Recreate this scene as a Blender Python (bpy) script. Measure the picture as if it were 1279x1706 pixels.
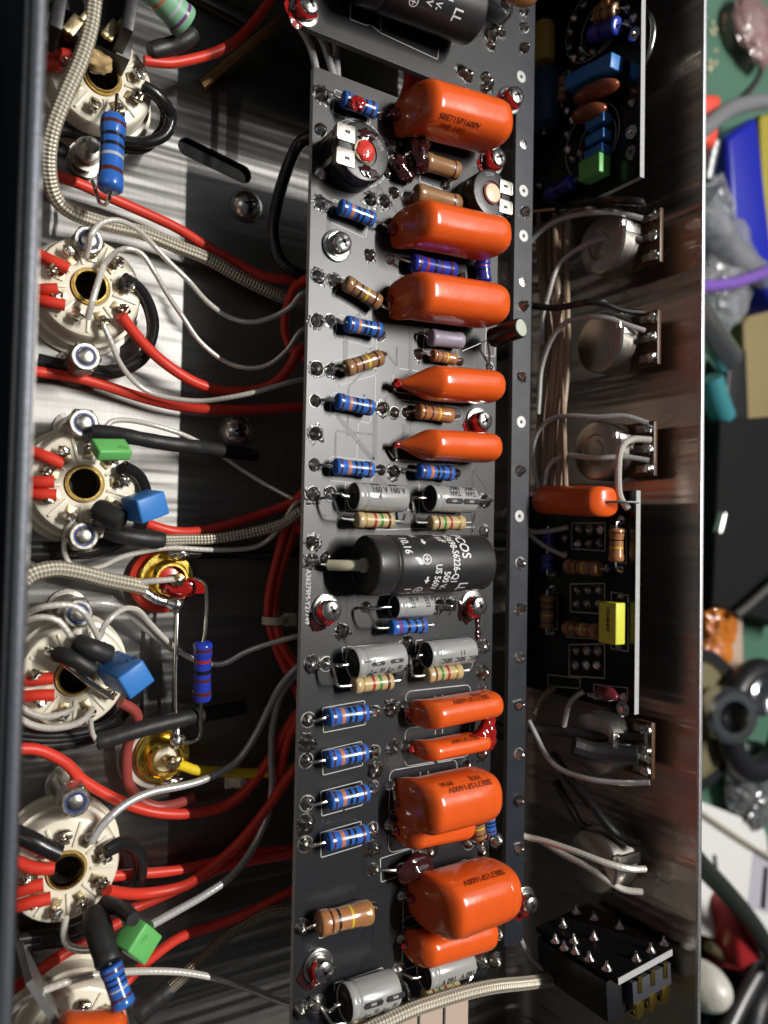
import bpy, bmesh, math, random
from mathutils import Vector, Matrix, noise
random.seed(7)
for _o in list(bpy.data.objects): bpy.data.objects.remove(_o)
sc = bpy.context.scene
MM = 0.001
# ---------------------------------------------------------------- camera
# world axes written in camera coordinates (right, up, back); all lengths below in millimetres
AX = Vector((.8496, -.0333, -.526)).normalized()
AY = Vector((.0157, .9994, -.0295)); AY = (AY - AX*AY.dot(AX)).normalized()
AZ = AX.cross(AY)
CAM = Vector((0, 0, 200)); FPX = 1280.0
cd = bpy.data.cameras.new('camera'); cam = bpy.data.objects.new('camera', cd); sc.collection.objects.link(cam)
cam.matrix_world = Matrix.Translation(CAM*MM) @ Matrix((AX, AY, AZ)).to_4x4()
cd.sensor_fit = 'VERTICAL'; cd.sensor_height = 36; cd.lens = FPX/1706*36
cd.clip_start = .005; cd.clip_end = 20
cd.dof.use_dof = True; cd.dof.focus_distance = .192; cd.dof.aperture_fstop = 10.5
sc.camera = cam
sc.render.resolution_x = 768; sc.render.resolution_y = 1024
# ---------------------------------------------------------------- light
sc.view_settings.view_transform = 'Standard'; sc.view_settings.look = 'None'
sc.view_settings.exposure = 0.1; sc.view_settings.gamma = 1
w = bpy.data.worlds.new('World'); sc.world = w; w.use_nodes = True
w.node_tree.nodes['Background'].inputs[0].default_value = (.80, .86, 1, 1)
w.node_tree.nodes['Background'].inputs[1].default_value = .045
def lamp(name, loc, power, size, target, col=(1, .97, .92), size_y=None):
    l = bpy.data.lights.new(name, 'AREA'); l.energy = power; l.color = col
    l.shape = 'DISK' if size_y is None else 'RECTANGLE'; l.size = size*MM
    if size_y: l.size_y = size_y*MM
    o = bpy.data.objects.new(name, l); sc.collection.objects.link(o)
    o.location = Vector(loc)*MM
    o.rotation_euler = (Vector(target)-Vector(loc)).to_track_quat('-Z', 'Y').to_euler()
    return o
# a row of LEDs on the bench lamp, high beyond the right wall
for i in range(25):
    lamp('strip_led', (640, 60+i*22, 1200), .80, 16, (100, 0, 30))
# the pale ceiling panel behind it and an added, unseen weak fill lamp far to the left
lamp('ceiling_panel', (740, 520, 950), 1.5, 520, (100, 0, 30), (.93, .96, 1), 1000)
lamp('fill_light', (-700, 200, 1000), .09, 400, (60, 0, 30), (1, .93, .85), 1200)
# ---------------------------------------------------------------- measuring helpers
def _ray(u, v):
    c = Vector(((u-639.5)/FPX, -(v-853)/FPX, -1))
    return Vector((AX.dot(c), AY.dot(c), AZ.dot(c)))
def at(u, v, z):
    r = _ray(u, v); t = (z-CAM.z)/r.z
    return Vector((r.x*t, r.y*t, z))
def onx(u, v, x):
    r = _ray(u, v); t = x/r.x
    return Vector((x, r.y*t, CAM.z + r.z*t))
# ---------------------------------------------------------------- materials
MATS = {}
def nodes(name):
    m = bpy.data.materials.new(name); m.use_nodes = True
    return m, m.node_tree.nodes, m.node_tree.links, m.node_tree.nodes['Principled BSDF']
def mat(name, col, rough=.4, metal=0, coat=0, var=.12, bump=0, scale=600, spec=.5, trans=0, rvar=.1, ior=1.45, sss=0):
    if name in MATS: return MATS[name]
    m, N, L, b = nodes(name)
    b.inputs['Metallic'].default_value = metal; b.inputs['Coat Weight'].default_value = coat
    b.inputs['Coat Roughness'].default_value = .08
    b.inputs['Specular IOR Level'].default_value = spec; b.inputs['IOR'].default_value = ior
    b.inputs['Transmission Weight'].default_value = trans
    if sss:
        b.inputs['Subsurface Weight'].default_value = sss; b.inputs['Subsurface Scale'].default_value = .002
        b.inputs['Subsurface Radius'].default_value = (1, .6, .3)
    tc = N.new('ShaderNodeTexCoord'); nz = N.new('ShaderNodeTexNoise')
    nz.inputs['Scale'].default_value = scale; nz.inputs['Detail'].default_value = 4
    L.new(tc.outputs['Object'], nz.inputs['Vector'])
    mx = N.new('ShaderNodeMix'); mx.data_type = 'RGBA'
    mx.inputs['A'].default_value = (*[c*(1-var) for c in col], 1); mx.inputs['B'].default_value = (*[min(1, c*(1+var)) for c in col], 1)
    L.new(nz.outputs['Fac'], mx.inputs['Factor']); L.new(mx.outputs['Result'], b.inputs['Base Color'])
    mr = N.new('ShaderNodeMapRange'); mr.inputs[3].default_value = max(.02, rough-rvar*rough*2); mr.inputs[4].default_value = min(1, rough+rvar*rough*2)
    L.new(nz.outputs['Fac'], mr.inputs[0]); L.new(mr.outputs[0], b.inputs['Roughness'])
    if bump:
        bp = N.new('ShaderNodeBump'); bp.inputs['Strength'].default_value = bump; bp.inputs['Distance'].default_value = .0004
        L.new(nz.outputs['Fac'], bp.inputs['Height']); L.new(bp.outputs[0], b.inputs['Normal'])
    MATS[name] = m; return m
def brushed(name, col, rough, aniso, stretch, wear=.3, hair=.25, bands=(8, 150, 8), bandh=.5):
    """brushed sheet metal (grain along y): anisotropic gloss, hairlines, smudges and streaks of wear"""
    if name in MATS: return MATS[name]
    m, N, L, b = nodes(name); N.remove(b); out = N['Material Output']
    g = N.new('ShaderNodeBsdfAnisotropic'); g.inputs['Anisotropy'].default_value = aniso
    cx = N.new('ShaderNodeCombineXYZ'); cx.inputs[1].default_value = 1; L.new(cx.outputs[0], g.inputs['Tangent'])
    tc = N.new('ShaderNodeTexCoord'); mp = N.new('ShaderNodeMapping'); mp.inputs['Scale'].default_value = stretch
    L.new(tc.outputs['Object'], mp.inputs['Vector'])
    nz = N.new('ShaderNodeTexNoise'); nz.inputs['Scale'].default_value = 1; nz.inputs['Detail'].default_value = 3
    L.new(mp.outputs[0], nz.inputs['Vector'])
    n2 = N.new('ShaderNodeTexNoise'); n2.inputs['Scale'].default_value = 45; n2.inputs['Detail'].default_value = 6
    L.new(tc.outputs['Object'], n2.inputs['Vector'])
    mx = N.new('ShaderNodeMix'); mx.data_type = 'RGBA'
    mx.inputs['A'].default_value = (*[c*(1-wear) for c in col], 1); mx.inputs['B'].default_value = (*col, 1)
    ad = N.new('ShaderNodeMath'); ad.operation = 'MULTIPLY'; ad.inputs[1].default_value = .6; L.new(nz.outputs['Fac'], ad.inputs[0])
    ad2 = N.new('ShaderNodeMath'); ad2.operation = 'MULTIPLY_ADD'; ad2.inputs[1].default_value = .6
    L.new(n2.outputs['Fac'], ad2.inputs[0]); L.new(ad.outputs[0], ad2.inputs[2])
    L.new(ad2.outputs[0], mx.inputs['Factor']); L.new(mx.outputs['Result'], g.inputs['Color'])
    mr = N.new('ShaderNodeMapRange'); mr.inputs[3].default_value = rough*.85; mr.inputs[4].default_value = rough*1.2
    L.new(n2.outputs['Fac'], mr.inputs[0]); L.new(mr.outputs[0], g.inputs['Roughness'])
    mp2 = N.new('ShaderNodeMapping'); mp2.inputs['Scale'].default_value = bands; L.new(tc.outputs['Object'], mp2.inputs['Vector'])
    n3 = N.new('ShaderNodeTexNoise'); n3.inputs['Scale'].default_value = 1; n3.inputs['Detail'].default_value = 2; L.new(mp2.outputs[0], n3.inputs['Vector'])
    b2 = N.new('ShaderNodeBump'); b2.inputs['Strength'].default_value = bandh; b2.inputs['Distance'].default_value = .0015
    L.new(n3.outputs['Fac'], b2.inputs['Height'])          # rolling marks left across the sheet
    bp = N.new('ShaderNodeBump'); bp.inputs['Strength'].default_value = hair; bp.inputs['Distance'].default_value = .00003
    L.new(nz.outputs['Fac'], bp.inputs['Height']); L.new(b2.outputs[0], bp.inputs['Normal']); L.new(bp.outputs[0], g.inputs['Normal'])
    L.new(g.outputs[0], out.inputs['Surface'])
    MATS[name] = m; return m
def braid(name, col, metal=.6, rough=.35, turns=8, pitch=.9, dark=.35, bumpd=.0003):
    """woven sleeve: two crossing helices from the tube's own UVs (u = turns round, v = millimetres along)"""
    if name in MATS: return MATS[name]
    m, N, L, b = nodes(name)
    b.inputs['Metallic'].default_value = metal; b.inputs['Roughness'].default_value = rough
    uv = N.new('ShaderNodeUVMap'); sp = N.new('ShaderNodeSeparateXYZ'); L.new(uv.outputs[0], sp.inputs[0])
    def helix(sign):
        a = N.new('ShaderNodeMath'); a.operation = 'MULTIPLY'; a.inputs[1].default_value = turns*sign*2*math.pi; L.new(sp.outputs[0], a.inputs[0])
        c = N.new('ShaderNodeMath'); c.operation = 'MULTIPLY_ADD'; c.inputs[1].default_value = 2*math.pi/pitch
        L.new(sp.outputs[1], c.inputs[0]); L.new(a.outputs[0], c.inputs[2])
        s = N.new('ShaderNodeMath'); s.operation = 'SINE'; L.new(c.outputs[0], s.inputs[0]); return s
    h1, h2 = helix(1), helix(-1)
    mxm = N.new('ShaderNodeMath'); mxm.operation = 'MULTIPLY'; L.new(h1.outputs[0], mxm.inputs[0]); L.new(h2.outputs[0], mxm.inputs[1])
    mr = N.new('ShaderNodeMapRange'); mr.inputs[1].default_value = -1; mr.inputs[2].default_value = 1; L.new(mxm.outputs[0], mr.inputs[0])
    mx = N.new('ShaderNodeMix'); mx.data_type = 'RGBA'
    mx.inputs['A'].default_value = (*[c*dark for c in col], 1); mx.inputs['B'].default_value = (*col, 1)
    L.new(mr.outputs[0], mx.inputs['Factor']); L.new(mx.outputs['Result'], b.inputs['Base Color'])
    bp = N.new('ShaderNodeBump'); bp.inputs['Strength'].default_value = .8; bp.inputs['Distance'].default_value = bumpd
    L.new(mr.outputs[0], bp.inputs['Height']); L.new(bp.outputs[0], b.inputs['Normal'])
    MATS[name] = m; return m
M = dict(
 steel=brushed('brushed_steel', (.25, .245, .235), .42, .5, (2600, 25, 400), .4, .5, bandh=.38),
 wallsteel=brushed('brushed_steel_wall', (.68, .605, .54), .27, .55, (400, 30, 2600), .3, .4, bands=(5, 150, 6), bandh=.8),  # warm tint puts the capacitors' orange reflection into the steel colour
 screwsteel=mat('plated_steel', (.72, .70, .66), .22, 1, bump=.1, scale=900),
 black_paint=mat('black_powder_coat', (.015, .016, .02), .55, bump=.3, scale=2500),
 lipmetal=mat('lip_metal', (.115, .12, .14), .45, .6, bump=.2, scale=1800),
 mask=mat('solder_mask', (.016, .0165, .019), .36, 0, var=.10, rvar=.05, scale=35, spec=.52, bump=.05),
 railmask=mat('rail_solder_mask', (.016, .018, .026), .36, var=.12, scale=200, spec=.55),
 darkmask=mat('glossy_solder_mask', (.006, .006, .007), .22, spec=.4, bump=.05, scale=150),
 fr4=mat('board_edge_laminate', (.42, .43, .42), .6, var=.2, scale=900),
 fr4dark=mat('board_edge_dark', (.10, .10, .10), .6, var=.2),
 silk=mat('silkscreen_ink', (.55, .56, .56), .6, var=.08),
 solder=mat('solder', (.70, .68, .64), .22, 1, var=.25, rvar=.35, bump=.5, scale=1100),
 oldsolder=mat('dull_solder', (.40, .37, .33), .26, 1, var=.4, rvar=.4, bump=.6, scale=1300),
 flux=mat('burnt_flux', (.012, .009, .007), .25, coat=.1, bump=.9, scale=1400, var=.5),
 lead=mat('tinned_lead', (.78, .75, .68), .22, 1, bump=.05),
 pad=mat('tin_pad', (.30, .30, .29), .5, 1, bump=.15),
 orange=mat('orange_epoxy', (.78, .108, .014), .22, coat=.5, var=.07, bump=.14, scale=240, spec=.5),
 lacq=mat('red_lacquer', (.30, .010, .008), .08, coat=1, var=.5, bump=.25, scale=500),
 darklacq=mat('dark_lacquer', (.035, .008, .008), .07, coat=1, var=.5, bump=.25, scale=400),
 sleeve=mat('grey_sleeve', (.34, .34, .33), .22, coat=.5, var=.04, scale=200),
 rubber=mat('black_rubber', (.016, .016, .016), .5),
 epcos=mat('black_sleeve', (.022, .022, .023), .42, var=.1, scale=300, coat=.15),
 inkw=mat('white_ink', (.78, .78, .76), .6, var=.04),
 inkk=mat('black_ink', (.02, .02, .022), .5, var=.05),
 inkr=mat('brown_ink', (.17, .026, .008), .5, var=.1),
 nylon=mat('cream_sleeving', (.62, .58, .42), .35, var=.06, sss=.2),
 ceramic=mat('ceramic', (.78, .72, .58), .33, var=.05, scale=150, coat=.3, sss=.1),
 brass=mat('brass', (.75, .52, .16), .22, 1, var=.2, bump=.15),
 gold=mat('gold_plate', (.95, .66, .14), .2, 1, var=.12, bump=.1),
 terminal=mat('tarnished_terminal', (.50, .40, .24), .36, 1, var=.4, bump=.3),
 red=mat('red_wire', (.66, .042, .022), .42, var=.14, scale=120, coat=0, bump=.08),
 darkred=mat('dull_red_wire', (.30, .055, .045), .4, var=.1),
 blackw=mat('black_wire', (.012, .012, .013), .28, coat=.2),
 shrink=mat('heat_shrink', (.018, .018, .019), .48, bump=.3, scale=500),
 yellow=mat('yellow_wire', (.75, .55, .02), .35),
 dullsteel=mat('dull_nut_steel', (.50, .47, .42), .34, 1, var=.2, bump=.15, scale=900), brownw=mat('brown_wire', (.36, .26, .18), .4, var=.2),
 clear=braid('clear_wire', (.84, .80, .72), .40, .22, 1, 2.6, .88, .00004),
 greyw=braid('grey_clear_wire', (.56, .55, .54), .35, .28, 1, 2.6, .86, .00004),
 braid=braid('woven_shield', (.78, .71, .56), .35, .38, 4, 1.7, .45, .0005),
 blue=mat('blue_resistor', (.030, .135, .50), .22, coat=.5, var=.08),
 deepblue=mat('deep_blue_resistor', (.022, .045, .40), .22, coat=.5, var=.08),
 tan=mat('tan_resistor', (.30, .16, .07), .25, coat=.5, var=.12, scale=300),
 orangetan=mat('orange_tan_resistor', (.40, .17, .065), .22, coat=.6, var=.1),
 beige=mat('beige_resistor', (.52, .38, .19), .28, coat=.4, var=.08),
 lilac=mat('lilac_resistor', (.32, .29, .36), .4, var=.08),
 b_brown=mat('band_brown', (.10, .022, .012), .25, coat=.5), b_black=mat('band_black', (.012, .012, .016), .25, coat=.5),
 b_orange=mat('band_orange', (.55, .20, .10), .25, coat=.5), b_red=mat('band_red', (.35, .03, .02), .25, coat=.5),
 b_green=mat('band_green', (.03, .22, .04), .25, coat=.5), b_yellow=mat('band_yellow', (.70, .50, .03), .25, coat=.5),
 b_violet=mat('band_violet', (.18, .05, .20), .25, coat=.5), b_grey=mat('band_grey', (.45, .47, .5), .3, coat=.5),
 b_gold=mat('band_gold', (.50, .36, .10), .25, .5, coat=.3),
 boxblue=mat('blue_box', (.040, .20, .56), .38, var=.05, bump=.05), boxgreen=mat('green_box', (.14, .48, .13), .42, var=.05, bump=.05),
 boxyellow=mat('yellow_box', (.72, .72, .08), .35, var=.04), darkyellow=mat('ochre_film', (.50, .34, .06), .3, coat=.3),
 disc=mat('brown_disc', (.22, .06, .025), .22, coat=.6, var=.15, bump=.1), reddisc=mat('maroon_disc', (.14, .02, .03), .2, coat=.6),
 pot=mat('pot_can', (.46, .43, .39), .36, 1, var=.15, bump=.1), phenolic=mat('phenolic', (.085, .04, .016), .4, var=.3, bump=.15),
 trim=mat('trimmer_body', (.020, .020, .021), .35, bump=.1), tin=mat('tin_tab', (.44, .42, .37), .4, 1, var=.15, bump=.15),
 rotor=mat('trimmer_rotor', (.72, .62, .42), .35, var=.15), redglaze=mat('red_glaze', (.70, .05, .035), .08, coat=1, var=.25, bump=.4, scale=500),
 nylonblue=mat('nylon_ring', (.04, .06, .22), .4), plastic=mat('black_plastic', (.012, .012, .014), .4, bump=.1),
 white=mat('white_plastic', (.72, .72, .70), .45, var=.04), greenres=mat('green_resistor', (.22, .45, .28), .4, var=.06),
)
# ---------------------------------------------------------------- mesh builder
class MB:
    def __init__(s): s.v, s.f, s.m, s.uv = [], [], [], []
    def face(s, idx, mi=0, uv=None): s.f.append(tuple(idx)); s.m.append(mi); s.uv.append(uv)
    def tube(s, pts, r, seg=10, mi=0, caps=True):
        n = len(pts); R = r if isinstance(r, (list, tuple)) else [r]*n
        T = [(pts[min(i+1, n-1)]-pts[max(i-1, 0)]).normalized() for i in range(n)]
        ref = Vector((0, 0, 1)) if abs(T[0].z) < .9 else Vector((1, 0, 0))
        nn = (ref - T[0]*ref.dot(T[0])).normalized(); base = len(s.v); ln = 0; Ls = []
        for i in range(n):
            if i:
                nn = (nn - T[i]*nn.dot(T[i])).normalized(); ln += (pts[i]-pts[i-1]).length
            bb = T[i].cross(nn); Ls.append(ln)
            for k in range(seg):
                a = 2*math.pi*k/seg; s.v.append(pts[i] + (nn*math.cos(a)+bb*math.sin(a))*R[i])
        for i in range(n-1):
            for k in range(seg):
                k2 = (k+1) % seg; q = base+i*seg
                s.face((q+k, q+k2, q+seg+k2, q+seg+k), mi, ((k/seg, Ls[i]), ((k+1)/seg, Ls[i]), ((k+1)/seg, Ls[i+1]), (k/seg, Ls[i+1])))
        if caps:
            s.face([base+k for k in range(seg-1, -1, -1)], mi); s.face([base+(n-1)*seg+k for k in range(seg)], mi)
    def lathe(s, o, ax, prof, seg=20, caps=True, up=None):
        """prof: (distance along ax, radius, material) ; a face ring takes the material of its first station"""
        ax = ax.normalized(); ref = up or (Vector((0, 0, 1)) if abs(ax.z) < .9 else Vector((1, 0, 0)))
        n = (ref-ax*ref.dot(ax)).normalized(); b = ax.cross(n); base = len(s.v)
        for d, r, _ in prof:
            for k in range(seg):
                a = 2*math.pi*k/seg; s.v.append(o+ax*d+(n*math.cos(a)+b*math.sin(a))*max(r, 1e-4))
        for i in range(len(prof)-1):
            for k in range(seg):
                k2 = (k+1) % seg; q = base+i*seg
                s.face((q+k, q+seg+k, q+seg+k2, q+k2)[::-1], prof[i][2])
        if caps:
            s.face([base+k for k in range(seg)][::-1], prof[0][2]); s.face([base+(len(prof)-1)*seg+k for k in range(seg)], prof[-1][2])
    def box(s, mtx, size, bevel=0, mi=0):
        bm = bmesh.new(); bmesh.ops.create_cube(bm, size=1)
        for v in bm.verts: v.co = Vector((v.co.x*size[0], v.co.y*size[1], v.co.z*size[2]))
        if bevel: bmesh.ops.bevel(bm, geom=bm.edges[:], offset=bevel, segments=2, profile=.6, affect='EDGES')
        s.bm(bm, mtx, mi)
    def bm(s, bm, mtx, mi=0):
        base = len(s.v); bm.verts.index_update()
        for v in bm.verts: s.v.append(mtx @ v.co)
        for f in bm.faces: s.face([base+v.index for v in f.verts], mi)
        bm.free()
    def prism(s, poly, z0, z1, mi_top=0, mi_side=None, mtx=None):
        base = len(s.v); n = len(poly); mtx = mtx or Matrix()
        for z in (z0, z1):
            for p in poly: s.v.append(mtx @ Vector((p[0], p[1], z)))
        s.face([base+i for i in range(n)][::-1], mi_top); s.face([base+n+i for i in range(n)], mi_top)
        for i in range(n):
            j = (i+1) % n; s.face((base+i, base+j, base+n+j, base+n+i), mi_top if mi_side is None else mi_side)
    def blob(s, o, rad, seg=3, amp=.12, fr=.7, mi=0, seed=0):
        bm = bmesh.new(); bmesh.ops.create_icosphere(bm, subdivisions=seg, radius=1)
        for v in bm.verts:
            d = 1+amp*noise.noise(v.co*fr*2+Vector((seed*7.1, seed*3.3, 0)))*2
            v.co = Vector((v.co.x*rad[0]*d, v.co.y*rad[1]*d, v.co.z*rad[2]*d))
        s.bm(bm, Matrix.Translation(o), mi)
    def build(s, name, mats, parent=None, smooth=True, angle=38, origin=None):
        o = origin if origin is not None else (Vector(parent['_o']) if parent is not None else Vector())
        me = bpy.data.meshes.new(name); me.from_pydata([tuple((v-o)*MM) for v in s.v], [], s.f)
        for m_ in (mats if isinstance(mats, (list, tuple)) else [mats]): me.materials.append(M[m_] if isinstance(m_, str) else m_)
        me.polygons.foreach_set('material_index', s.m)
        if any(u for u in s.uv):
            ul = me.uv_layers.new(name='UVMap'); i = 0
            for f, u in zip(s.f, s.uv):
                for k in range(len(f)):
                    if u: ul.data[i].uv = u[k]
                    i += 1
        me.validate(); me.update()
        if smooth: me.shade_smooth(); me.set_sharp_from_angle(angle=math.radians(angle))
        ob = bpy.data.objects.new(name, me); sc.collection.objects.link(ob)
        if parent is not None: ob.parent = parent
        else: ob.location = o*MM
        ob['_o'] = tuple(o)
        return ob
LABELS = {}
def tag(o, label, cat, group=None, kind=None):
    o['label'] = label; o['category'] = cat
    if group: o['group'] = group
    if kind: o['kind'] = kind
    return o
def thing(name, o, label, cat, group=None):
    e = bpy.data.objects.new(name, None); sc.collection.objects.link(e); e.empty_display_size = .002
    e.location = Vector(o)*MM; e['_o'] = tuple(o)
    return tag(e, label, cat, group)
def spline(pts, step=1.5):
    """Catmull-Rom through the measured points"""
    P = [Vector(p) for p in pts]
    if len(P) == 2: return [P[0].lerp(P[1], i/4) for i in range(5)]
    out = []; Q = [P[0]*2-P[1]]+P+[P[-1]*2-P[-2]]
    for i in range(1, len(Q)-2):
        p0, p1, p2, p3 = Q[i-1:i+3]; n = max(2, int((p2-p1).length/step))
        for k in range(n):
            t = k/n
            out.append(.5*((2*p1)+(p2-p0)*t+(2*p0-5*p1+4*p2-p3)*t*t+(3*p1-p0-3*p2+p3)*t**3))
    out.append(P[-1]); return out
def frame(p1, p2, up=Vector((0, 0, 1))):
    a = (p2-p1).normalized(); u = (up-a*up.dot(a)).normalized(); return a, u, a.cross(u)
def text_bm(txt, size, cell=.5):
    cu = bpy.data.curves.new('t', 'FONT'); cu.body = txt; cu.size = size if not isinstance(size, tuple) else 1; cu.resolution_u = 3
    if isinstance(size, tuple): cu.size = size[0]; xs = size[1]
    else: xs = 1
    cu.offset = cu.size*.018; cu.shear = .35 if txt == 'ic' else 0
    ob = bpy.data.objects.new('t', cu); sc.collection.objects.link(ob)
    bpy.context.view_layer.update()
    me = ob.evaluated_get(bpy.context.evaluated_depsgraph_get()).to_mesh()
    bm = bmesh.new(); bm.from_mesh(me)
    for v in bm.verts: v.co.x *= xs
    bpy.data.objects.remove(ob); bpy.data.curves.remove(cu)
    if cell and bm.verts:
        for ax in (0, 1):
            lo = min(v.co[ax] for v in bm.verts); hi = max(v.co[ax] for v in bm.verts); x = lo+cell
            while x < hi:
                no = Vector((1, 0, 0)) if ax == 0 else Vector((0, 1, 0))
                bmesh.ops.bisect_plane(bm, geom=bm.verts[:]+bm.edges[:]+bm.faces[:], plane_co=no*x, plane_no=no, dist=1e-5); x += cell
    return bm
def sign_bm(kind, s):
    """small printed signs: arrow, plus in a ring, bar"""
    bm = bmesh.new()
    def poly(pts): bm.faces.new([bm.verts.new((x*s, y*s, 0)) for x, y in pts])
    if kind == 'arrow': poly([(0, -.14), (.5, -.14), (.5, .14), (0, .14)]); poly([(.45, -.4), (.95, 0), (.45, .4)])
    if kind == 'plusring':
        for i in range(20):
            a, b = 2*math.pi*i/20, 2*math.pi*(i+1)/20
            poly([(.5+.5*math.cos(a), .5*math.sin(a)), (.5+.5*math.cos(b), .5*math.sin(b)), (.5+.4*math.cos(b), .4*math.sin(b)), (.5+.4*math.cos(a), .4*math.sin(a))])
        poly([(.2, -.05), (.8, -.05), (.8, .05), (.2, .05)]); poly([(.45, -.3), (.55, -.3), (.55, -.05), (.45, -.05)]); poly([(.45, .05), (.55, .05), (.55, .3), (.45, .3)])
    if kind == 'ring':
        for i in range(16):
            a, b = 2*math.pi*i/16, 2*math.pi*(i+1)/16
            poly([(.5+.5*math.cos(a), .5*math.sin(a)), (.5+.5*math.cos(b), .5*math.sin(b)), (.5+.4*math.cos(b), .4*math.sin(b)), (.5+.4*math.cos(a), .4*math.sin(a))])
    if kind == 'bars':
        for k in range(3): poly([(k*1.1, 0), (k*1.1+.8, 0), (k*1.1+.8, .55), (k*1.1, .55)])
    if kind == 'stripe': poly([(0, .4), (.3, 0), (1.2, 0), (1.2, .8), (.3, .8)]); poly([(1.2, 0), (2.1, 0), (2.1, .22), (1.2, .22)]); poly([(1.2, .58), (2.1, .58), (2.1, .8), (1.2, .8)]); poly([(2.1, 0), (2.9, 0), (3.2, .4), (2.9, .8), (2.1, .8)])
    return bm
def wrap(bm, mb, surf, x0, phi0, mode='axial', flip=False, mi=0):
    """lay flat print on a rounded body: surf(x, phi) -> point"""
    base = len(mb.v); bm.verts.index_update()
    for v in bm.verts:
        x, y = v.co.x, v.co.y
        if flip: x, y = -x, -y
        mb.v.append(surf(x0+x, phi0, -y) if mode == 'axial' else surf(x0+y, phi0, x))
    for f in bm.faces: mb.face([base+v.index for v in f.verts], mi)
    bm.free()
def cyl_surf(p1, p2, r, up=Vector((0, 0, 1))):
    a, u, sd = frame(p1, p2, up)
    def g(x, phi, arc):
        ph = math.radians(phi)+arc/r
        return p1+a*x+(u*math.cos(ph)+sd*math.sin(ph))*(r+.06)
    return g
def flat_print(txt, size, o, xd, yd, parent, mt='inkk', lift=.05, name='print'):
    mb = MB(); bm = text_bm(txt, size, 0); n = xd.cross(yd).normalized(); bm.verts.index_update(); base = 0
    for v in bm.verts: mb.v.append(o+xd*v.co.x+yd*v.co.y+n*lift)
    for f in bm.faces: mb.face([v.index for v in f.verts])
    bm.free(); return mb.build(name, mt, parent, smooth=False)
# ================================================================ chassis, bench
XI, XO, XR, XRO = 16.8, 13.7, 182.3, 183.4
def poly_hole(outer, holes): pass
b = MB(); n = 24
bench = MB(); bench.prism([(-500, -700), (1100, -700), (1100, 900), (-500, 900)], -76, -72)
matm = mat('green_mat', (.065, .155, .105), .5, var=.18, scale=25, bump=.1)
o = bench.build('bench_mat', matm); o['kind'] = 'structure'
ch = thing('amplifier_chassis', (100, 0, 0), 'long open brushed steel amplifier chassis with a black left wall lying on the green bench', 'chassis')
fl = MB()                                   # floor sheet with the oblong slot left open
sl = [at(312, 245, 0), at(404, 290, 0)]; sa = (sl[1]-sl[0]).normalized(); sb = Vector((-sa.y, sa.x, 0)); hw = 2.6
ring = []
for k in range(10): a = math.pi/2+math.pi*k/9; ring.append(sl[0]+sa*math.cos(a)*hw+sb*math.sin(a)*hw)
for k in range(10): a = -math.pi/2+math.pi*k/9; ring.append(sl[1]+sa*math.cos(a)*hw+sb*math.sin(a)*hw)
bm = bmesh.new()
ov = [bm.verts.new(p) for p in ((XI, -178, 0), (XR, -178, 0), (XR, 178, 0), (XI, 178, 0))]
iv = [bm.verts.new((p.x, p.y, 0)) for p in ring]
ed = [bm.edges.new((ov[i], ov[(i+1) % 4])) for i in range(4)]+[bm.edges.new((iv[i], iv[(i+1) % len(iv)])) for i in range(len(iv))]
bmesh.ops.triangle_fill(bm, use_beauty=True, edges=ed)
for f in bm.faces:
    f.normal_update()
    if f.normal.z < 0: f.normal_flip()
geo = bmesh.ops.extrude_face_region(bm, geom=bm.faces[:])
for v in [g for g in geo['geom'] if isinstance(g, bmesh.types.BMVert)]: v.co.z = -1.2
fl.bm(bm, Matrix())
fl.build('floor_plate', 'steel', ch, smooth=False)
def wall(name, pts_xz, y0, y1, m, mats=None):
    mb = MB(); q = len(pts_xz)
    for y in (y0, y1):
        for x, z in pts_xz: mb.v.append(Vector((x, y, z)))
    mb.face(list(range(q))); mb.face([q+i for i in range(q)][::-1])
    for i in range(q): j = (i+1) % q; mb.face((i, q+i, q+j, j))
    return mb.build(name, m, ch, smooth=True, angle=25)
def rnd(x0, x1, z0, z1, r=.6):
    return [(x0, z0), (x1, z0), (x1, z1-r), (x1-r*.3, z1-r*.3), (x1-r, z1), (x0+r, z1), (x0+r*.3, z1-r*.3), (x0, z1-r)]
wall('left_wall', rnd(XO+.25, XI-.5, -1.2, 67.4, .9), -180, 180, 'lipmetal')
mb = MB(); mb.box(Matrix.Translation((XI-.2, 0, 32)), (.5, 358, 64), .1); mb.build('inner_face', 'steel', ch)
mb = MB(); mb.box(Matrix.Translation((XO-.15, 0, 33)), (.7, 360, 66.5), .2); mb.build('painted_outer_face', 'black_paint', ch)
mb = MB(); q = []                            # right wall with a soft bend into the floor
R = 7
for k in range(7):
    a = math.pi/2*k/6; q.append((XR-R+R*math.sin(a), .05+R-R*math.cos(a)))
prof = q+[(XR, 67.6), (XR+.2, 68), (XRO-.2, 68), (XRO, 67.6), (XRO, -1.2), (XR-R, -1.2)]
wall('right_wall', prof, -180, 180, 'wallsteel')
mb = MB(); mb.box(Matrix.Translation((182.85, 0, 68.1)), (1.35, 359, .9), .25); mb.build('lip_edge', mat('bare_edge', (.72, .72, .74), .42, 1, var=.12, bump=.1, scale=1500), ch)
for s in (1, -1):
    mb = MB(); mb.box(Matrix.Translation((100, s*179.2, 33)), (164, 1.6, 68), .3); mb.build('end_wall', 'steel', ch)
tk = MB(); tk.box(Matrix.Translation((100, 0, -37)), (120, 280, 70), 4); tk.build('transformer_cover', 'plastic', ch)
mb = MB(); mb.box(Matrix.Translation((-120, 0, -66)), (266, 900, 8), 1); o = mb.build('shade_slab', 'black_paint', origin=Vector((-120, 0, -70))); tag(o, 'added black slab for the shade beside the painted left wall of the chassis', 'slab')  # added slab, its black stands in for shade left of the wall
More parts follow.
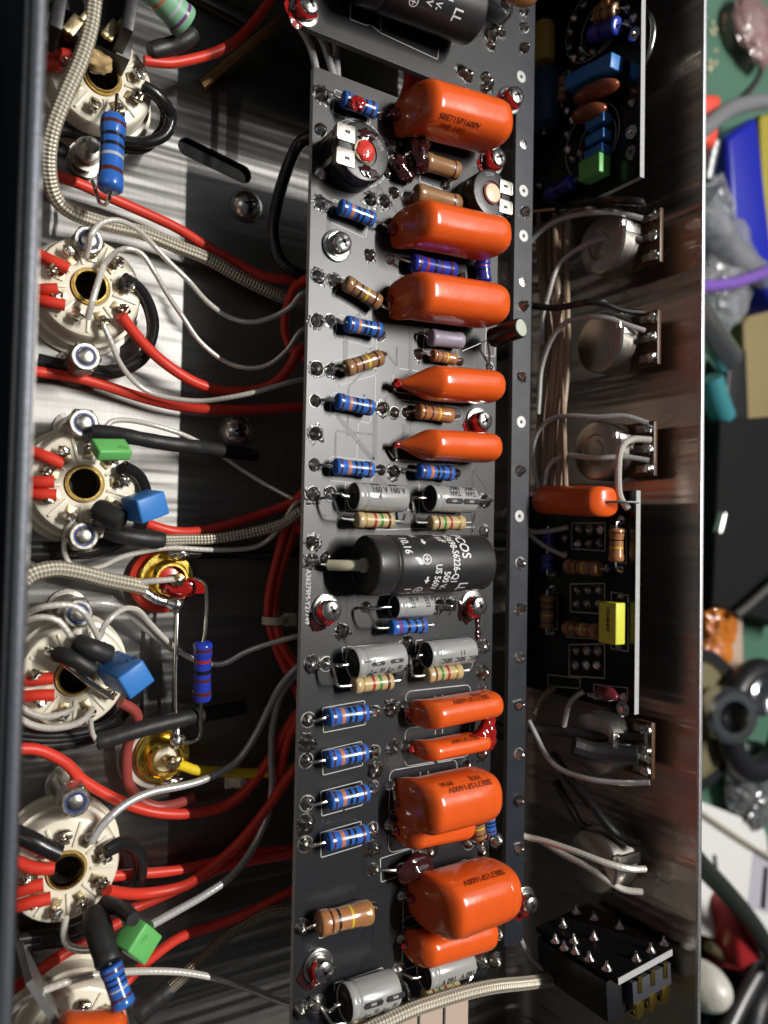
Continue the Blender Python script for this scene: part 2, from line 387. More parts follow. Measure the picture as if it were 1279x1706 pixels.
# ================================================================ circuit boards
ZB = 38.0
def solder_joint_proto(seed, dull=False, pad=True, hgt=1.0, prr=1.04):
    """joint of radius 1 mm built round the origin: pad ring under a lumpy cone of solder with a lead stub"""
    mb = MB(); rnd_ = random.Random(seed); seg = 16
    if pad: mb.lathe(Vector((0, 0, 0)), Vector((0, 0, 1)), [(0, prr, 0), (.05, prr-.02, 0), (.06, .2, 0)], seg)
    base = len(mb.v); prof = [(.04, 1.0), (.25, .92), (.55, .72), (.82, .46), (.98, .22), (1.02, .02)]
    ax, ay = rnd_.uniform(-.25, .25), rnd_.uniform(-.25, .25)
    for zz, rr in prof:
        for k in range(seg):
            a = 2*math.pi*k/seg; d = 1+.22*noise.noise(Vector((math.cos(a)*1.3+seed, math.sin(a)*1.3, zz*1.5)))
            mb.v.append(Vector((math.cos(a)*rr*d+ax*zz, math.sin(a)*rr*d+ay*zz, zz*hgt*(1+.15*noise.noise(Vector((a, seed, 0)))))))
    for i in range(len(prof)-1):
        for k in range(seg):
            k2 = (k+1) % seg; q_ = base+i*seg; mb.face((q_+k, q_+k2, q_+seg+k2, q_+seg+k), 1)
    mb.face([base+(len(prof)-1)*seg+k for k in range(seg)], 1)
    me = mb.build('solder_joint', ['pad', 'oldsolder' if dull else 'solder'])
    d = me.data; bpy.data.objects.remove(me); return d
JOINT = [solder_joint_proto(i, dull=i in (2, 4, 5), hgt=(1, .8, 1.1, .9, .8, 1)[i], prr=(1.02, 1.12, 1.0, 1.02, 1.12, 1.0)[i]) for i in range(6)]
def flux_proto(seed):
    """splash of burnt flux: irregular low puddle of radius 1"""
    mb = MB(); n_ = 26; c = len(mb.v); mb.v.append(Vector((0, 0, .07)))
    for sc_, zz in ((.75, .07), (1, .0)):
        for k in range(n_):
            a = 2*math.pi*k/n_; d = 1+.55*noise.noise(Vector((math.cos(a)*2.2+seed*3, math.sin(a)*2.2, 0)))+.12*noise.noise(Vector((a*5, seed, 1)))
            mb.v.append(Vector((math.cos(a)*d*sc_, math.sin(a)*d*sc_, zz+.03)))
    for k in range(n_):
        k2 = (k+1) % n_; mb.face((0, 1+k, 1+k2)); mb.face((1+k, 1+n_+k, 1+n_+k2, 1+k2))
    me = mb.build('flux_stain', 'flux'); d = me.data; bpy.data.objects.remove(me); return d
FLUX = [flux_proto(i) for i in range(5)]
_cnt = [0]
def place(data, name, p, s, parent, rz=None, zs=None, rot=None):
    o_ = bpy.data.objects.new(name, data); sc.collection.objects.link(o_); o_.parent = parent
    o_.location = (Vector(p)-Vector(parent['_o']))*MM
    o_.scale = (s, s, zs if zs else s)
    if rot is not None: o_.rotation_euler = rot
    else: o_.rotation_euler = (0, 0, random.uniform(0, 6.28) if rz is None else rz)
    return o_
def joint(parent, p, r=1.5, k=None, fx=0, zs=None):
    r *= .9; _cnt[0] += 1; k = _cnt[0] % 4 if k is None else k
    place(JOINT[k], 'solder_joint', p, r, parent, zs=zs or r*.95)
    if fx: place(FLUX[_cnt[0] % 5], 'flux_stain', p+Vector((random.uniform(-.5, .5), random.uniform(-.6, .2), .02)), r*fx, parent, zs=1)
class Silk:
    """printed outlines of one board, gathered into one mesh"""
    def __init__(s, z, plane=None): s.mb = MB(); s.z = z; s.plane = plane
    def line(s, pts, w=.22, closed=False, ext=1):
        P = [Vector(p) for p in pts]
        if closed: P.append(P[0])
        for a_, b_ in zip(P, P[1:]):
            d = (b_-a_)
            if d.length < 1e-6: continue
            d.normalize(); nn = (Vector((-d.y, d.x, 0)) if s.plane is None else Vector((0, -d.z, d.y)))*w/2; e = d*w/2*ext
            i = len(s.mb.v); s.mb.v += [a_-e-nn, b_+e-nn, b_+e+nn, a_-e+nn]; s.mb.face((i, i+1, i+2, i+3))
    def px(s, pts, w=.22, closed=False):
        s.line([at(u, v, s.z) if s.plane is None else onx(u, v, s.plane) for u, v in pts], w, closed)
    def rect(s, x0, y0, x1, y1, w=.22, r=0):
        if r:
            P = []
            for cx, cy, a0 in ((x1-r, y1-r, 0), (x0+r, y1-r, 90), (x0+r, y0+r, 180), (x1-r, y0+r, 270)):
                for k in range(5): a = math.radians(a0+22.5*k); P.append(Vector((cx+r*math.cos(a), cy+r*math.sin(a), s.z)))
            s.line(P, w, True)
        else: s.line([Vector(q) for q in ((x0, y0, s.z), (x1, y0, s.z), (x1, y1, s.z), (x0, y1, s.z))], w, True)
    def circle(s, c, r, w=.2, a0=0, a1=360):
        n_ = 36
        def p(a): return c+(Vector((math.cos(a), math.sin(a), 0)) if s.plane is None else Vector((0, math.cos(a), math.sin(a))))*r
        s.line([p(math.radians(a0+(a1-a0)*k/n_)) for k in range(n_+1)], w)
BX0, BX1, BY0, BY1 = 78.3, 135.5, -119.4, 111.3
mainb = thing('circuit_board', (107, -4, ZB), 'long dark grey main circuit board carrying the row of orange capacitors', 'circuit board')
mb = MB(); mb.prism([(BX0, BY0), (BX1, BY0), (BX1, BY1), (BX0, BY1)], ZB-1.6, ZB, 0, 1); mb.build('board_panel', ['mask', 'fr4'], mainb, smooth=False)
topb = thing('circuit_board', (108, 150, ZB), 'wider dark circuit board at the top edge carrying the cropped black capacitor', 'circuit board')
mb = MB(); mb.prism([(75.3, 119.7), (141.6, 119.7), (141.6, 172), (75.3, 172)], ZB-1.6, ZB, 0, 1); mb.build('board_panel', ['mask', 'fr4dark'], topb, smooth=False)
rail = thing('bus_board', (146.5, 0, 36), 'narrow dark blue bus strip with a row of pads between main board and right wall', 'circuit strip')
mb = MB(); mb.prism([(143.2, -112), (149.8, -112), (149.8, 172), (143.2, 172)], 34.4, 36, 0, 1); mb.build('board_panel', ['railmask', 'fr4dark'], rail, smooth=False)
for y in (-105, -55, 0, 55, 100, 140):      # pillars that carry the boards (seen only through gaps)
    mb = MB(); mb.lathe(Vector((146.5, y, 0)), Vector((0, 0, 1)), [(0, 2.6, 0), (34.4, 2.6, 0)], 10); mb.build('support_pillar', 'plastic', rail)
def ring_pad(parent, p, r=1.7, hole=.55, ax=Vector((0, 0, 1))):
    mb = MB(); mb.lathe(p, ax, [(.02, r, 0), (.07, r*.97, 0), (.08, hole, 0), (.03, hole*.98, 1), (.03, .01, 1)], 18); mb.build('ring_pad', ['pad', 'rubber'], parent)
for u, v, k in [(873, 45, 'j'), (873, 80, 'j'), (873, 18, 'j'), (872, 318, 'h'), (874, 352, 'j'), (872, 393, 'h'), (871, 470, 'f'), (870, 510, 'j'), (869, 628, 'j'), (868, 703, 'h'), (866, 785, 'j'), (865, 860, 'h'),
                (866, 938, 'j'), (866, 1014, 'j'), (865, 1096, 'j'), (865, 1174, 'j'), (864, 1256, 'j'), (864, 1333, 'j'), (864, 1413, 'j'), (868, 128, 'h'), (872, 240, 'f')]:
    p = at(u, v, 36)
    if k == 'h': ring_pad(rail, p)
    elif k == 'f': joint(rail, p, 1.6, 0, 0, .25)
    else: joint(rail, p, 1.75, None, .95, 2.1)
# joints on the main board: (u, v, radius, dull?, flux)
for u, v, r, k, f in [
    (535, 158, 1.9, 2, 1.5), (532, 338, 1.7, 1, 1.4), (614, 425, 1.7, 2, 1.2), (650, 433, 1.5, 0, 0), (529, 462, 1.9, 0, 1.3), (556, 468, 1.8, 1, 1.3),
    (528, 533, 1.9, 0, 1.2), (549, 533, 1.6, 1, 1.2), (633, 560, 1.6, 0, 0), (527, 614, 2.0, 4, 1.2), (551, 616, 1.8, 3, 1.2), (634, 592, 1.5, 0, 0), (696, 590, 1.6, 2, 1.3),
    (525, 668, 1.7, 4, 0), (637, 680, 1.7, 2, 1.5), (657, 687, 1.6, 4, 1.1), (676, 687, 1.6, 4, 0), (525, 722, 1.9, 2, 1.4), (524, 775, 1.7, 0, 0), (633, 783, 1.5, 2, 1.0), (655, 785, 1.8, 5, 1.3), (760, 789, 1.4, 2, 1),
    (522, 822, 2.0, 0, 1.2), (550, 822, 1.9, 1, 0), (808, 834, 2.1, 0, 1.1), (806, 884, 1.9, 3, 1.1), (520, 905, 1.9, 2, 1.3), (519, 933, 1.9, 0, 1.2), (545, 930, 1.8, 2, 1.2),
    (609, 1012, 1.6, 0, 0), (732, 1008, 1.8, 5, 1.5), (748, 1008, 1.9, 5, 1.3), (571, 1051, 2.0, 5, 1.2), (518, 1105, 2.1, 0, 1.2), (543, 1106, 1.9, 1, 0), (804, 1078, 1.9, 3, 1.2), (804, 1118, 2.0, 2, 1.2), (678, 1069, 1.9, 5, 1.1), (804, 1146, 1.6, 0, 1),
    (513, 1199, 1.9, 4, 0), (513, 1234, 2.0, 2, 1.4), (625, 1185, 1.7, 0, 0), (652, 1181, 1.8, 2, 1.5), (677, 1177, 1.7, 2, 0), (510, 1267, 1.9, 4, 0), (624, 1252, 1.7, 4, 1.2), (652, 1245, 1.8, 2, 1.2), (676, 1242, 1.7, 2, 0),
    (624, 1283, 2.0, 2, 1.3), (511, 1338, 2.0, 4, 0), (508, 1370, 2.3, 2, 1.2), (622, 1310, 1.7, 0, 0), (650, 1309, 1.6, 2, 0), (508, 1406, 2.0, 4, 0), (620, 1380, 1.7, 1, 0), (648, 1374, 1.6, 2, 0), (620, 1412, 2.0, 2, 1.3),
    (781, 1404, 2.0, 1, 0), (804, 1398, 1.7, 0, 0), (826, 1400, 2.1, 0, 1.1), (804, 1418, 1.7, 2, 1.1), (804, 1255, 2.0, 2, 1.1), (778, 1275, 1.8, 2, 1.3), (699, 1425, 2.0, 1, 0), (716, 1417, 2.1, 2, 1.3),
    (621, 1449, 1.8, 2, 0), (671, 1491, 1.7, 4, 0), (503, 1542, 2.0, 2, 0), (621, 1512, 1.6, 2, 0), (668, 1563, 1.5, 2, 0), (502, 1680, 2.1, 2, 1.1), (529, 1672, 2.1, 1, 0), (663, 1616, 1.9, 1, 1.1), (802, 1602, 2.0, 3, 1.2), (826, 1598, 2.2, 2, 1.2), (830, 1553, 2.2, 2, 1.1),
    (617, 333, 1.9, 5, 1.4), (640, 336, 1.8, 5, 1.4), (655, 322, 1.6, 2, 1.2), (678, 330, 1.8, 4, 1), (652, 250, 1.8, 5, 1.5), (656, 272, 1.8, 4, 1.4), (672, 266, 1.6, 5, 1.2), (645, 289, 1.6, 4, 1.2),
    (534, 217, 1.8, 0, 0), (534, 288, 1.9, 0, 0), (740, 308, 1.5, 0, .9), (768, 460, 1.5, 0, 0), (769, 573, 1.4, 0, 0), (765, 602, 1.4, 0, 0), (633, 192, 1.3, 2, 0), (815, 612, 1.6, 1, 0)]:
    joint(mainb, at(u, v, ZB), r, k, f)
for u, v, r in [(769, 118, 1.9), (778, 128, 1.9), (808, 131, 1.8), (813, 141, 2.0), (818, 60, 2.2), (824, 50, 1.8), (834, 52, 1.7), (817, 75, 1.5), (806, 148, 1.5), (840, 8, 1.6)]:
    joint(topb, at(u, v, ZB), r, 2, 1.15)
# silkscreen of the main board
sk = Silk(ZB+.03)
def resist_outline(u0, v0, u1, v1, hw_=2.9):
    a_, b_ = at(u0, v0, ZB), at(u1, v1, ZB); d = (b_-a_).normalized(); nn = Vector((-d.y, d.x, 0))*hw_; z3 = Vector((0, 0, .03))
    sk.line([a_-nn+z3, b_-nn+z3, b_+nn+z3, a_+nn+z3], .2, True)
for q in [(556, 168, 617, 196), (552, 350, 612, 379), (562, 477, 616, 514), (560, 543, 622, 560), (560, 622, 622, 605), (551, 673, 618, 686), (549, 780, 620, 788), (538, 1200, 608, 1187), (537, 1271, 603, 1255), (535, 1339, 603, 1321), (534, 1408, 602, 1388),
          (531, 1543, 598, 1520), (634, 1450, 688, 1432), (706, 566, 762, 580), (700, 284, 752, 303)]: resist_outline(*q)
for x0, y0, x1, y1, r in [(98.5, y, x1, y2, 1.6) for (y, x1, y2) in []]: pass
def cap_outline(u0, v0, u1, v1, r=1.6):
    a_, b_ = at(u0, v0, ZB), at(u1, v1, ZB); sk.rect(min(a_.x, b_.x), min(a_.y, b_.y), max(a_.x, b_.x), max(a_.y, b_.y), .24, r)
for q in [(676, 1152, 783, 1193), (675, 1214, 782, 1259), (649, 1284, 760, 1335), (648, 1350, 758, 1395), (672, 1470, 782, 1515), (671, 1530, 780, 1580), (660, 665, 770, 700), (655, 612, 768, 668), (655, 738, 766, 775), (650, 455, 765, 540)]: cap_outline(*q)
for u, v in [(725, 1160), (737, 1158), (725, 1217), (737, 1215), (700, 1287), (713, 1285)]: sk.px([(u, v), (u, v+6)])
for P in [[(575, 806), (575, 850), (694, 850)], [(698, 806), (698, 852)], [(571, 1100), (570, 1079), (583, 1077), (588, 1078), (592, 1077), (650, 1072)], [(692, 1086), (693, 1067), (703, 1066)], [(557, 1650), (557, 1638), (570, 1634), (575, 1635), (580, 1632), (637, 1612), (638, 1622)],
          [(725, 1452), (775, 1432)], [(730, 1500), (738, 1497)], [(810, 545), (808, 592), (824, 594), (826, 560)], [(590, 885), (590, 884), (790, 878)], [(627, 566), (624, 700)], [(597, 700), (594, 765)]]: sk.px(P)
sk.circle(at(600, 255, ZB+.03), 8.2, .25)
sk.mb.build('silkscreen', 'silk', mainb, smooth=False)['kind'] = 'stuff'
flat_print('A36279M-Y27749', 1.75, at(510, 948, ZB), Vector((0, -1, 0)), Vector((1, 0, 0)), mainb, 'silk', name='printed_code')
sk2 = Silk(ZB+.03); sk2.px([(585, -10), (583, 32), (609, 42), (617, 41), (634, 55), (729, 99), (731, 80)]); sk2.px([(634, 30), (634, 50)]); sk2.px([(812, 5), (845, 22)]); sk2.mb.build('silkscreen', 'silk', topb, smooth=False)['kind'] = 'stuff'
tr = Silk(ZB+.035); rt = random.Random(11)      # copper tracks showing as low relief under the mask
for k in range(34):
    x_, y_ = rt.uniform(82, 130), rt.uniform(-112, 104); P = [Vector((x_, y_, ZB+.035))]
    for s_ in range(rt.randint(2, 4)):
        d_ = rt.choice([Vector((0, 1, 0)), Vector((0, 1, 0)), Vector((1, 0, 0)), Vector((.7, .7, 0)), Vector((.7, -.7, 0))])*rt.uniform(4, 16); q_ = P[-1]+d_
        if BX0+2 < q_.x < BX1-2 and BY0+3 < q_.y < BY1-3: P.append(q_)
    if len(P) > 1: tr.line([q_+Vector((0, 0, .004*(k % 15))) for q_ in P], rt.choice([.5, .8, 1.2]), False, -1)
tr.mb.build('copper_track', mat('track_under_mask', (.012, .013, .015), .39, spec=.5, var=.1, rvar=.05), mainb, smooth=False)['kind'] = 'stuff'
mb = MB()
for k in range(70):
    c_ = Vector((rt.uniform(BX0+2, BX1-2), rt.uniform(BY0+3, BY1-3), ZB)); r_ = rt.choice([.18, .25, .32]); mb.lathe(c_, Vector((0, 0, 1)), [(.03, r_, 0), (.05, .01, 0)], 8, caps=False)
mb.build('via_hole', 'rubber', mainb)['kind'] = 'stuff'
# ================================================================ screws with washers
def screw(p, label, lac=None, r=3.0, group='screws holding down the boards', ax=Vector((0, 0, 1))):
    t = thing('screw', p, label, 'screw', group)
    mb = MB(); mb.lathe(p, ax, [(0, r*1.28, 0), (.5, r*1.28, 0), (.6, r*1.2, 0), (.61, r*.5, 0)], 24); mb.build('washer', 'screwsteel', t)
    mb = MB(); mb.lathe(p, ax, [(.6, r*.98, 0), (1.3, r*.98, 0), (1.35, r*.7, 0)], 20); mb.build('spring_washer', 'screwsteel', t)
    mb = MB(); mb.lathe(p, ax, [(1.3, r*.84, 0), (3.0, r*.84, 0), (3.6, r*.74, 0), (3.9, r*.5, 0), (3.95, r*.02, 0)], 22); h = mb.build('head', 'screwsteel', t)
    mb = MB()
    for a in (0, math.pi/2):
        mb.box(Matrix.Translation(p+ax*3.93)@Matrix.Rotation(a+.5, 4, 'Z'), (r*1.0, r*.27, .18), .03)
    mb.build('cross_slot', 'rubber', h, origin=Vector(t['_o']))
    if lac:
        mb = MB(); a, u_, s_ = Vector((0, 0, 1)), 0, 0
        mb.blob(p+Vector((-.55, -.5, 1.8)), (r*.95, r*.95, 1.7), 3, .12, .8, seed=p.x)
        mb.blob(p+Vector((-1.8, -1.6, .2)), (r*.9, r*1.0, .4), 3, .25, 1, seed=p.y, mi=1); mb.build('lacquer', ['lacq', 'darklacq'] if lac == 1 else ['lacq', 'lacq'], t)
    return t
for u, v, lb, lac in [(560, 410, 'clean cross-head screw with washer left of the second orange capacitor, no lacquer', 0),
    (543, 1016, 'lacquered screw at the left board edge just below the big black capacitor', 1), (786, 1008, 'lacquered screw at the right board edge with a black drip running down', 1),
    (795, 703, 'washered screw tinted pink between the fourth and fifth orange capacitors', 2), (818, 270, 'red lacquered screw squeezed between top orange capacitor and right trimmer', 2),
    (848, 168, 'red lacquered screw on the corner of the upper board', 2), (529, 1608, 'red lacquered screw near the lower left corner of the main board', 1), (872, 1500, 'red lacquered screw right of the biggest lower orange capacitor', 2),
    (506, 18, 'red lacquered screw at the left corner of the upper board', 2)]:
    screw(at(u, v, ZB), lb, lac)
mb = MB()
for dy, r_ in ((0, 1.1), (1.2, .9), (2.6, .8), (4.2, 1.1), (5.2, .9)): mb.blob(at(795, 1028, ZB)+Vector((.2*dy*.3, -dy, .1)), (r_, 1.1, .45), 2, .05)
mb.build('lacquer_drip', 'darklacq', mainb)
for u, v, lb in [(410, 343, 'shiny dome screw head on the chassis floor below the oblong slot'), (394, 718, 'dome screw head on the shaded floor above the black tube end')]:
    p = at(u, v, 0); t = thing('floor_screw', p, lb, 'screw', 'dome screws in the chassis floor')
    mb = MB(); mb.lathe(p, Vector((0, 0, 1)), [(0, 4.6, 0), (.5, 4.6, 0), (.6, 3.9, 0), (1.2, 3.6, 0), (2.2, 2.7, 0), (2.8, 1.5, 0), (2.95, .02, 0)], 24); mb.build('dome_head', 'screwsteel', t)
    mb = MB()
    for a in (.3, .3+math.pi/2): mb.box(Matrix.Translation(p+Vector((0, 0, 2.85)))@Matrix.Rotation(a, 4, 'Z'), (3.2, .7, .25), .05)
    mb.build('cross_slot', 'rubber', t)
# ================================================================ resistors
KIND = {
 'blue': ('blue', [(.12, 'b_brown', .05), (.34, 'b_orange', .09), (.50, 'b_black', .07), (.64, 'b_black', .06), (.84, 'b_brown', .06)]),
 'deep': ('deepblue', [(.12, 'b_brown', .05), (.30, 'b_red', .05), (.48, 'b_black', .07), (.62, 'b_brown', .05), (.84, 'b_brown', .06)]),
 'violet': ('blue', [(.22, 'b_violet', .11), (.45, 'b_black', .09), (.66, 'b_black', .07), (.84, 'b_brown', .06)]),
 'blackend': ('blue', [(.14, 'b_brown', .05), (.30, 'b_black', .05), (.43, 'b_black', .05), (.56, 'b_grey', .04), (.76, 'b_brown', .06)]),
 'tan': ('tan', [(.22, 'b_brown', .04), (.40, 'b_black', .05), (.58, 'b_yellow', .05), (.80, 'b_brown', .05)]),
 'orangetan': ('orangetan', [(.14, 'b_brown', .05), (.36, 'b_black', .04), (.58, 'b_yellow', .05)]),
 'wide': ('orangetan', [(.20, 'b_brown', .05), (.34, 'b_black', .05), (.58, 'b_yellow', .04), (.9, 'b_gold', .03)]),
 'beige': ('beige', [(.22, 'b_gold', .04), (.46, 'b_red', .07), (.64, 'b_green', .07), (.84, 'b_brown', .06)]),
 'beige_r': ('beige', [(.20, 'b_brown', .06), (.38, 'b_green', .07), (.56, 'b_red', .07), (.78, 'b_gold', .05)]),
 'lilac': ('lilac', []), 'plain': ('tan', [(.8, 'b_brown', .04)]), 'greenres': ('greenres', [(.3, 'b_orange', .07), (.6, 'b_grey', .05), (.8, 'b_violet', .06)]),
}
def resistor(label, p1, p2, r, kind, leads=(), group=None, waist=.90, lead_r=.38):
    body, bands = KIND[kind]; mid = (p1+p2)/2
    t = thing('resistor', Vector((mid.x, mid.y, mid.z-r)), label, 'resistor', group)
    L = (p2-p1).length; ax = (p2-p1)/L; ms = [body]
    for _, m_, _ in bands:
        if m_ not in ms: ms.append(m_)
    st = [0, .012, .03, .06, .18, .24, .76, .82, .94, .97, .988, 1.0]
    def rad(x):
        e = min(x, 1-x)
        if e < .001: return r*.55
        if e < .02: return r*.80
        if e < .045: return r*.94
        if e < .19: return r
        if e < .25: return r*(waist+(1-waist)*.3)
        return r*waist
    for c, m_, wd in bands: st += [c-wd/2, c+wd/2]
    st = sorted(set(st)); prof = []
    for i, x in enumerate(st):
        mi = 0; xm = (x+(st[i+1] if i+1 < len(st) else x))/2
        for c, m_, wd in bands:
            if c-wd/2-1e-6 <= xm <= c+wd/2+1e-6: mi = ms.index(m_)
        prof.append((x*L, rad(x), mi))
    mb = MB(); mb.lathe(p1, ax, prof, 20); mb.build('body', ms, t)
    for pts in leads:
        mb = MB(); mb.tube(spline(pts, .8), lead_r, 8); mb.build('lead', 'lead', t)
    return t
def pr(label, a, b_, r, kind, pa=None, pb=None, group='resistors on the main board', z=None):
    r *= .85; z = z or ZB+r+.6; p1, p2 = at(*a, z), at(*b_, z); d = (p2-p1).normalized(); L = []
    for e, dd, pd in ((p1, -d, pa), (p2, d, pb)):
        q = at(*pd, ZB) if pd else Vector((e.x, e.y, ZB))+dd*3.2
        L.append([e-dd*.4, e+dd*.9, q+Vector((0, 0, 1.7))-(q-e).normalized()*1.0, q+Vector((0, 0, .6)), q-Vector((0, 0, .3))])
    return resistor(label, p1, p2, r, kind, L, group)
t = pr('topmost blue banded resistor on the main board, smeared with red lacquer', (569, 164), (625, 186), 2.35, 'blue', (535, 158), (634, 192))
mb = MB(); mb.blob(at(595, 172, ZB+4.6), (2.0, 1.7, 1.0), 3, .25, 1); mb.build('lacquer', 'lacq', t)
pr('blue banded resistor at left board edge below the left trimmer', (564, 344), (622, 367), 2.3, 'blue', (532, 338))
pr('deep blue resistor lying between the second and third orange capacitors', (685, 437), (757, 452), 2.7, 'deep', (650, 433), (768, 460))
p = at(803, 434, ZB+2.6); q = at(806, 470, ZB+2.6)
resistor('short blue resistor tucked at right board edge between second and third orange capacitors', p, q, 2.2, 'deep', [[p, p+Vector((0, 2, 0)), p+Vector((0, 3, -2.4))], [q, q-Vector((0, 2, 0)), q-Vector((0, 3, 2.4))]], 'resistors on the main board')
pr('brown resistor set askew at left board edge beside the third orange capacitor', (574, 470), (632, 506), 2.4, 'tan', (556, 468), (645, 522))
pr('blue banded resistor between two brown ones, left of the third orange capacitor', (575, 539), (633, 551), 2.4, 'blue', (549, 533), (634, 561))
pr('brown resistor tilted upward at left, beside the fourth orange capacitor', (574, 615), (635, 595), 2.4, 'tan', (551, 616), (637, 590))
pr('pale lilac grey resistor with printed text below the third orange capacitor', (715, 562), (769, 568), 2.6, 'lilac', (694, 557), (772, 572))
pr('small banded tan resistor peeping out above the fourth orange capacitor', (719, 592), (758, 599), 1.9, 'orangetan', (696, 590), (766, 602))
pr('blue banded resistor left of the fifth orange capacitor, its pad yellowish', (559, 668), (620, 680), 2.4, 'blue', (525, 668), (637, 680))
pr('orange brown resistor between the fourth and fifth orange capacitors', (694, 685), (752, 693), 2.4, 'orangetan', (676, 687), (760, 695))
pr('blue banded resistor just above the left grey capacitor marked 160 V', (556, 777), (620, 783), 2.4, 'blue', (524, 775), (633, 784))
pr('blue banded resistor right under the fifth orange capacitor', (695, 785), (753, 789), 2.4, 'blue', (664, 782), (760, 790))
def hop(label, a, b_, r, kind, qa, qb, z=ZB+4.5, group='beige resistors bridging the grey capacitors'):
    r *= .83; p1, p2 = at(*a, z), at(*b_, z); d = (p2-p1).normalized(); A, B = at(*qa, ZB+4), at(*qb, ZB+4)
    la = [p1+d*.4, p1-d*2.2, p1-d*3.6+(A-p1).normalized()*.6, (p1-d*4.2).lerp(A, .5)+Vector((0, 0, .5)), A, Vector((A.x-.4, A.y+.2, ZB+.4))]
    lb = [p2-d*.4, p2+d*2.4, p2+d*3.2+Vector((0, .5, .2)), p2.lerp(B, .6)+d*1.4, B]
    return resistor(label, p1, p2, r, kind, [la, lb], group, lead_r=.36)
hop('beige resistor under the grey capacitor reading 160 V 160 V', (592, 866), (653, 868), 2.35, 'beige', (553, 830), (678, 834))
hop('beige resistor under the upper right grey capacitor with hexagon stripe', (714, 871), (771, 871), 2.35, 'beige_r', (686, 834), (792, 838))
hop('blue resistor with violet band under the grey capacitor below the big black one', (649, 1046), (708, 1042), 2.3, 'violet', (612, 1016), (731, 1012), group=None)
hop('beige resistor under the grey capacitor lettered ic, middle of the board', (587, 1142), (652, 1135), 2.45, 'beige', (552, 1108), (679, 1098))
hop('beige resistor under the upside-down marked grey capacitor beside the ic capacitor', (709, 1125), (767, 1118), 2.4, 'beige_r', (682, 1094), (792, 1088))
hop('small beige resistor partly hidden behind the woven cable at lower board end', (705, 1660), (763, 1643), 2.2, 'beige_r', (676, 1640), (794, 1610))
hop('beige resistor cut by the lower picture edge under the lowest grey capacitor', (580, 1703), (637, 1692), 2.4, 'beige', (532, 1676), (668, 1650))
for (a, b_, pa, pb, lb) in [((544, 1196), (611, 1187), (513, 1199), (625, 1185), 'first blue resistor of the lower four, level with the lettered slim orange capacitor'),
    ((543, 1266), (610, 1253), (510, 1267), (625, 1250), 'second blue resistor of the lower four, left of the slimmer orange capacitor'),
    ((546, 1335), (612, 1320), (511, 1338), (624, 1316), 'third blue resistor of the lower four, beside the fat lettered orange capacitor'),
    ((543, 1403), (611, 1388), (508, 1406), (624, 1386), 'lowest blue resistor of the four at the left board edge')]:
    pr(lb, a, b_, 2.55, 'blue', pa, pb)
pr('large orange brown resistor with a yellow band near the lower board end', (528, 1540), (617, 1519), 3.4, 'wide', (503, 1542), (623, 1510))
for (a, b_, k, lb) in [((792, 1352), (797, 1396), 'tan', 'tan resistor standing beneath the right end of the fat lettered orange capacitor'), ((813, 1348), (815, 1388), 'blue', 'small blue resistor beside the tan one under the fat orange capacitor')]:
    p, q = at(*a, ZB+3.2), at(*b_, ZB+3.2)
    resistor(lb, p, q, 2.0 if k == 'blue' else 2.2, k, [[p, p+Vector((0, 2.5, -1)), p+Vector((0, 3, -3))], [q, q-Vector((0, 1.6, .5)), q-Vector((.2, 2.4, 3.2))]], 'resistors on the main board')
t = pr('brown resistor under the top orange capacitor, its left half in black lacquer', (705, 268), (763, 286), 2.8, 'plain', (676, 262), (742, 308))
mb = MB(); P0 = at(692, 265, ZB+3.4)
mb.blob(P0, (2.6, 4.6, 3.3), 3, .3, .8, seed=3); mb.blob(P0+Vector((-2.5, -2.4, -1.4)), (3, 3.2, 1.8), 3, .3, .9, seed=5); mb.blob(P0+Vector((1.2, 3.6, 1.2)), (1.6, 1.6, 2.2), 3, .3, .9, seed=6); mb.build('black_lacquer', 'darklacq', t)
pr('brown resistor half hidden above the second orange capacitor', (691, 321), (765, 341), 2.8, 'plain', (678, 330), (775, 345))
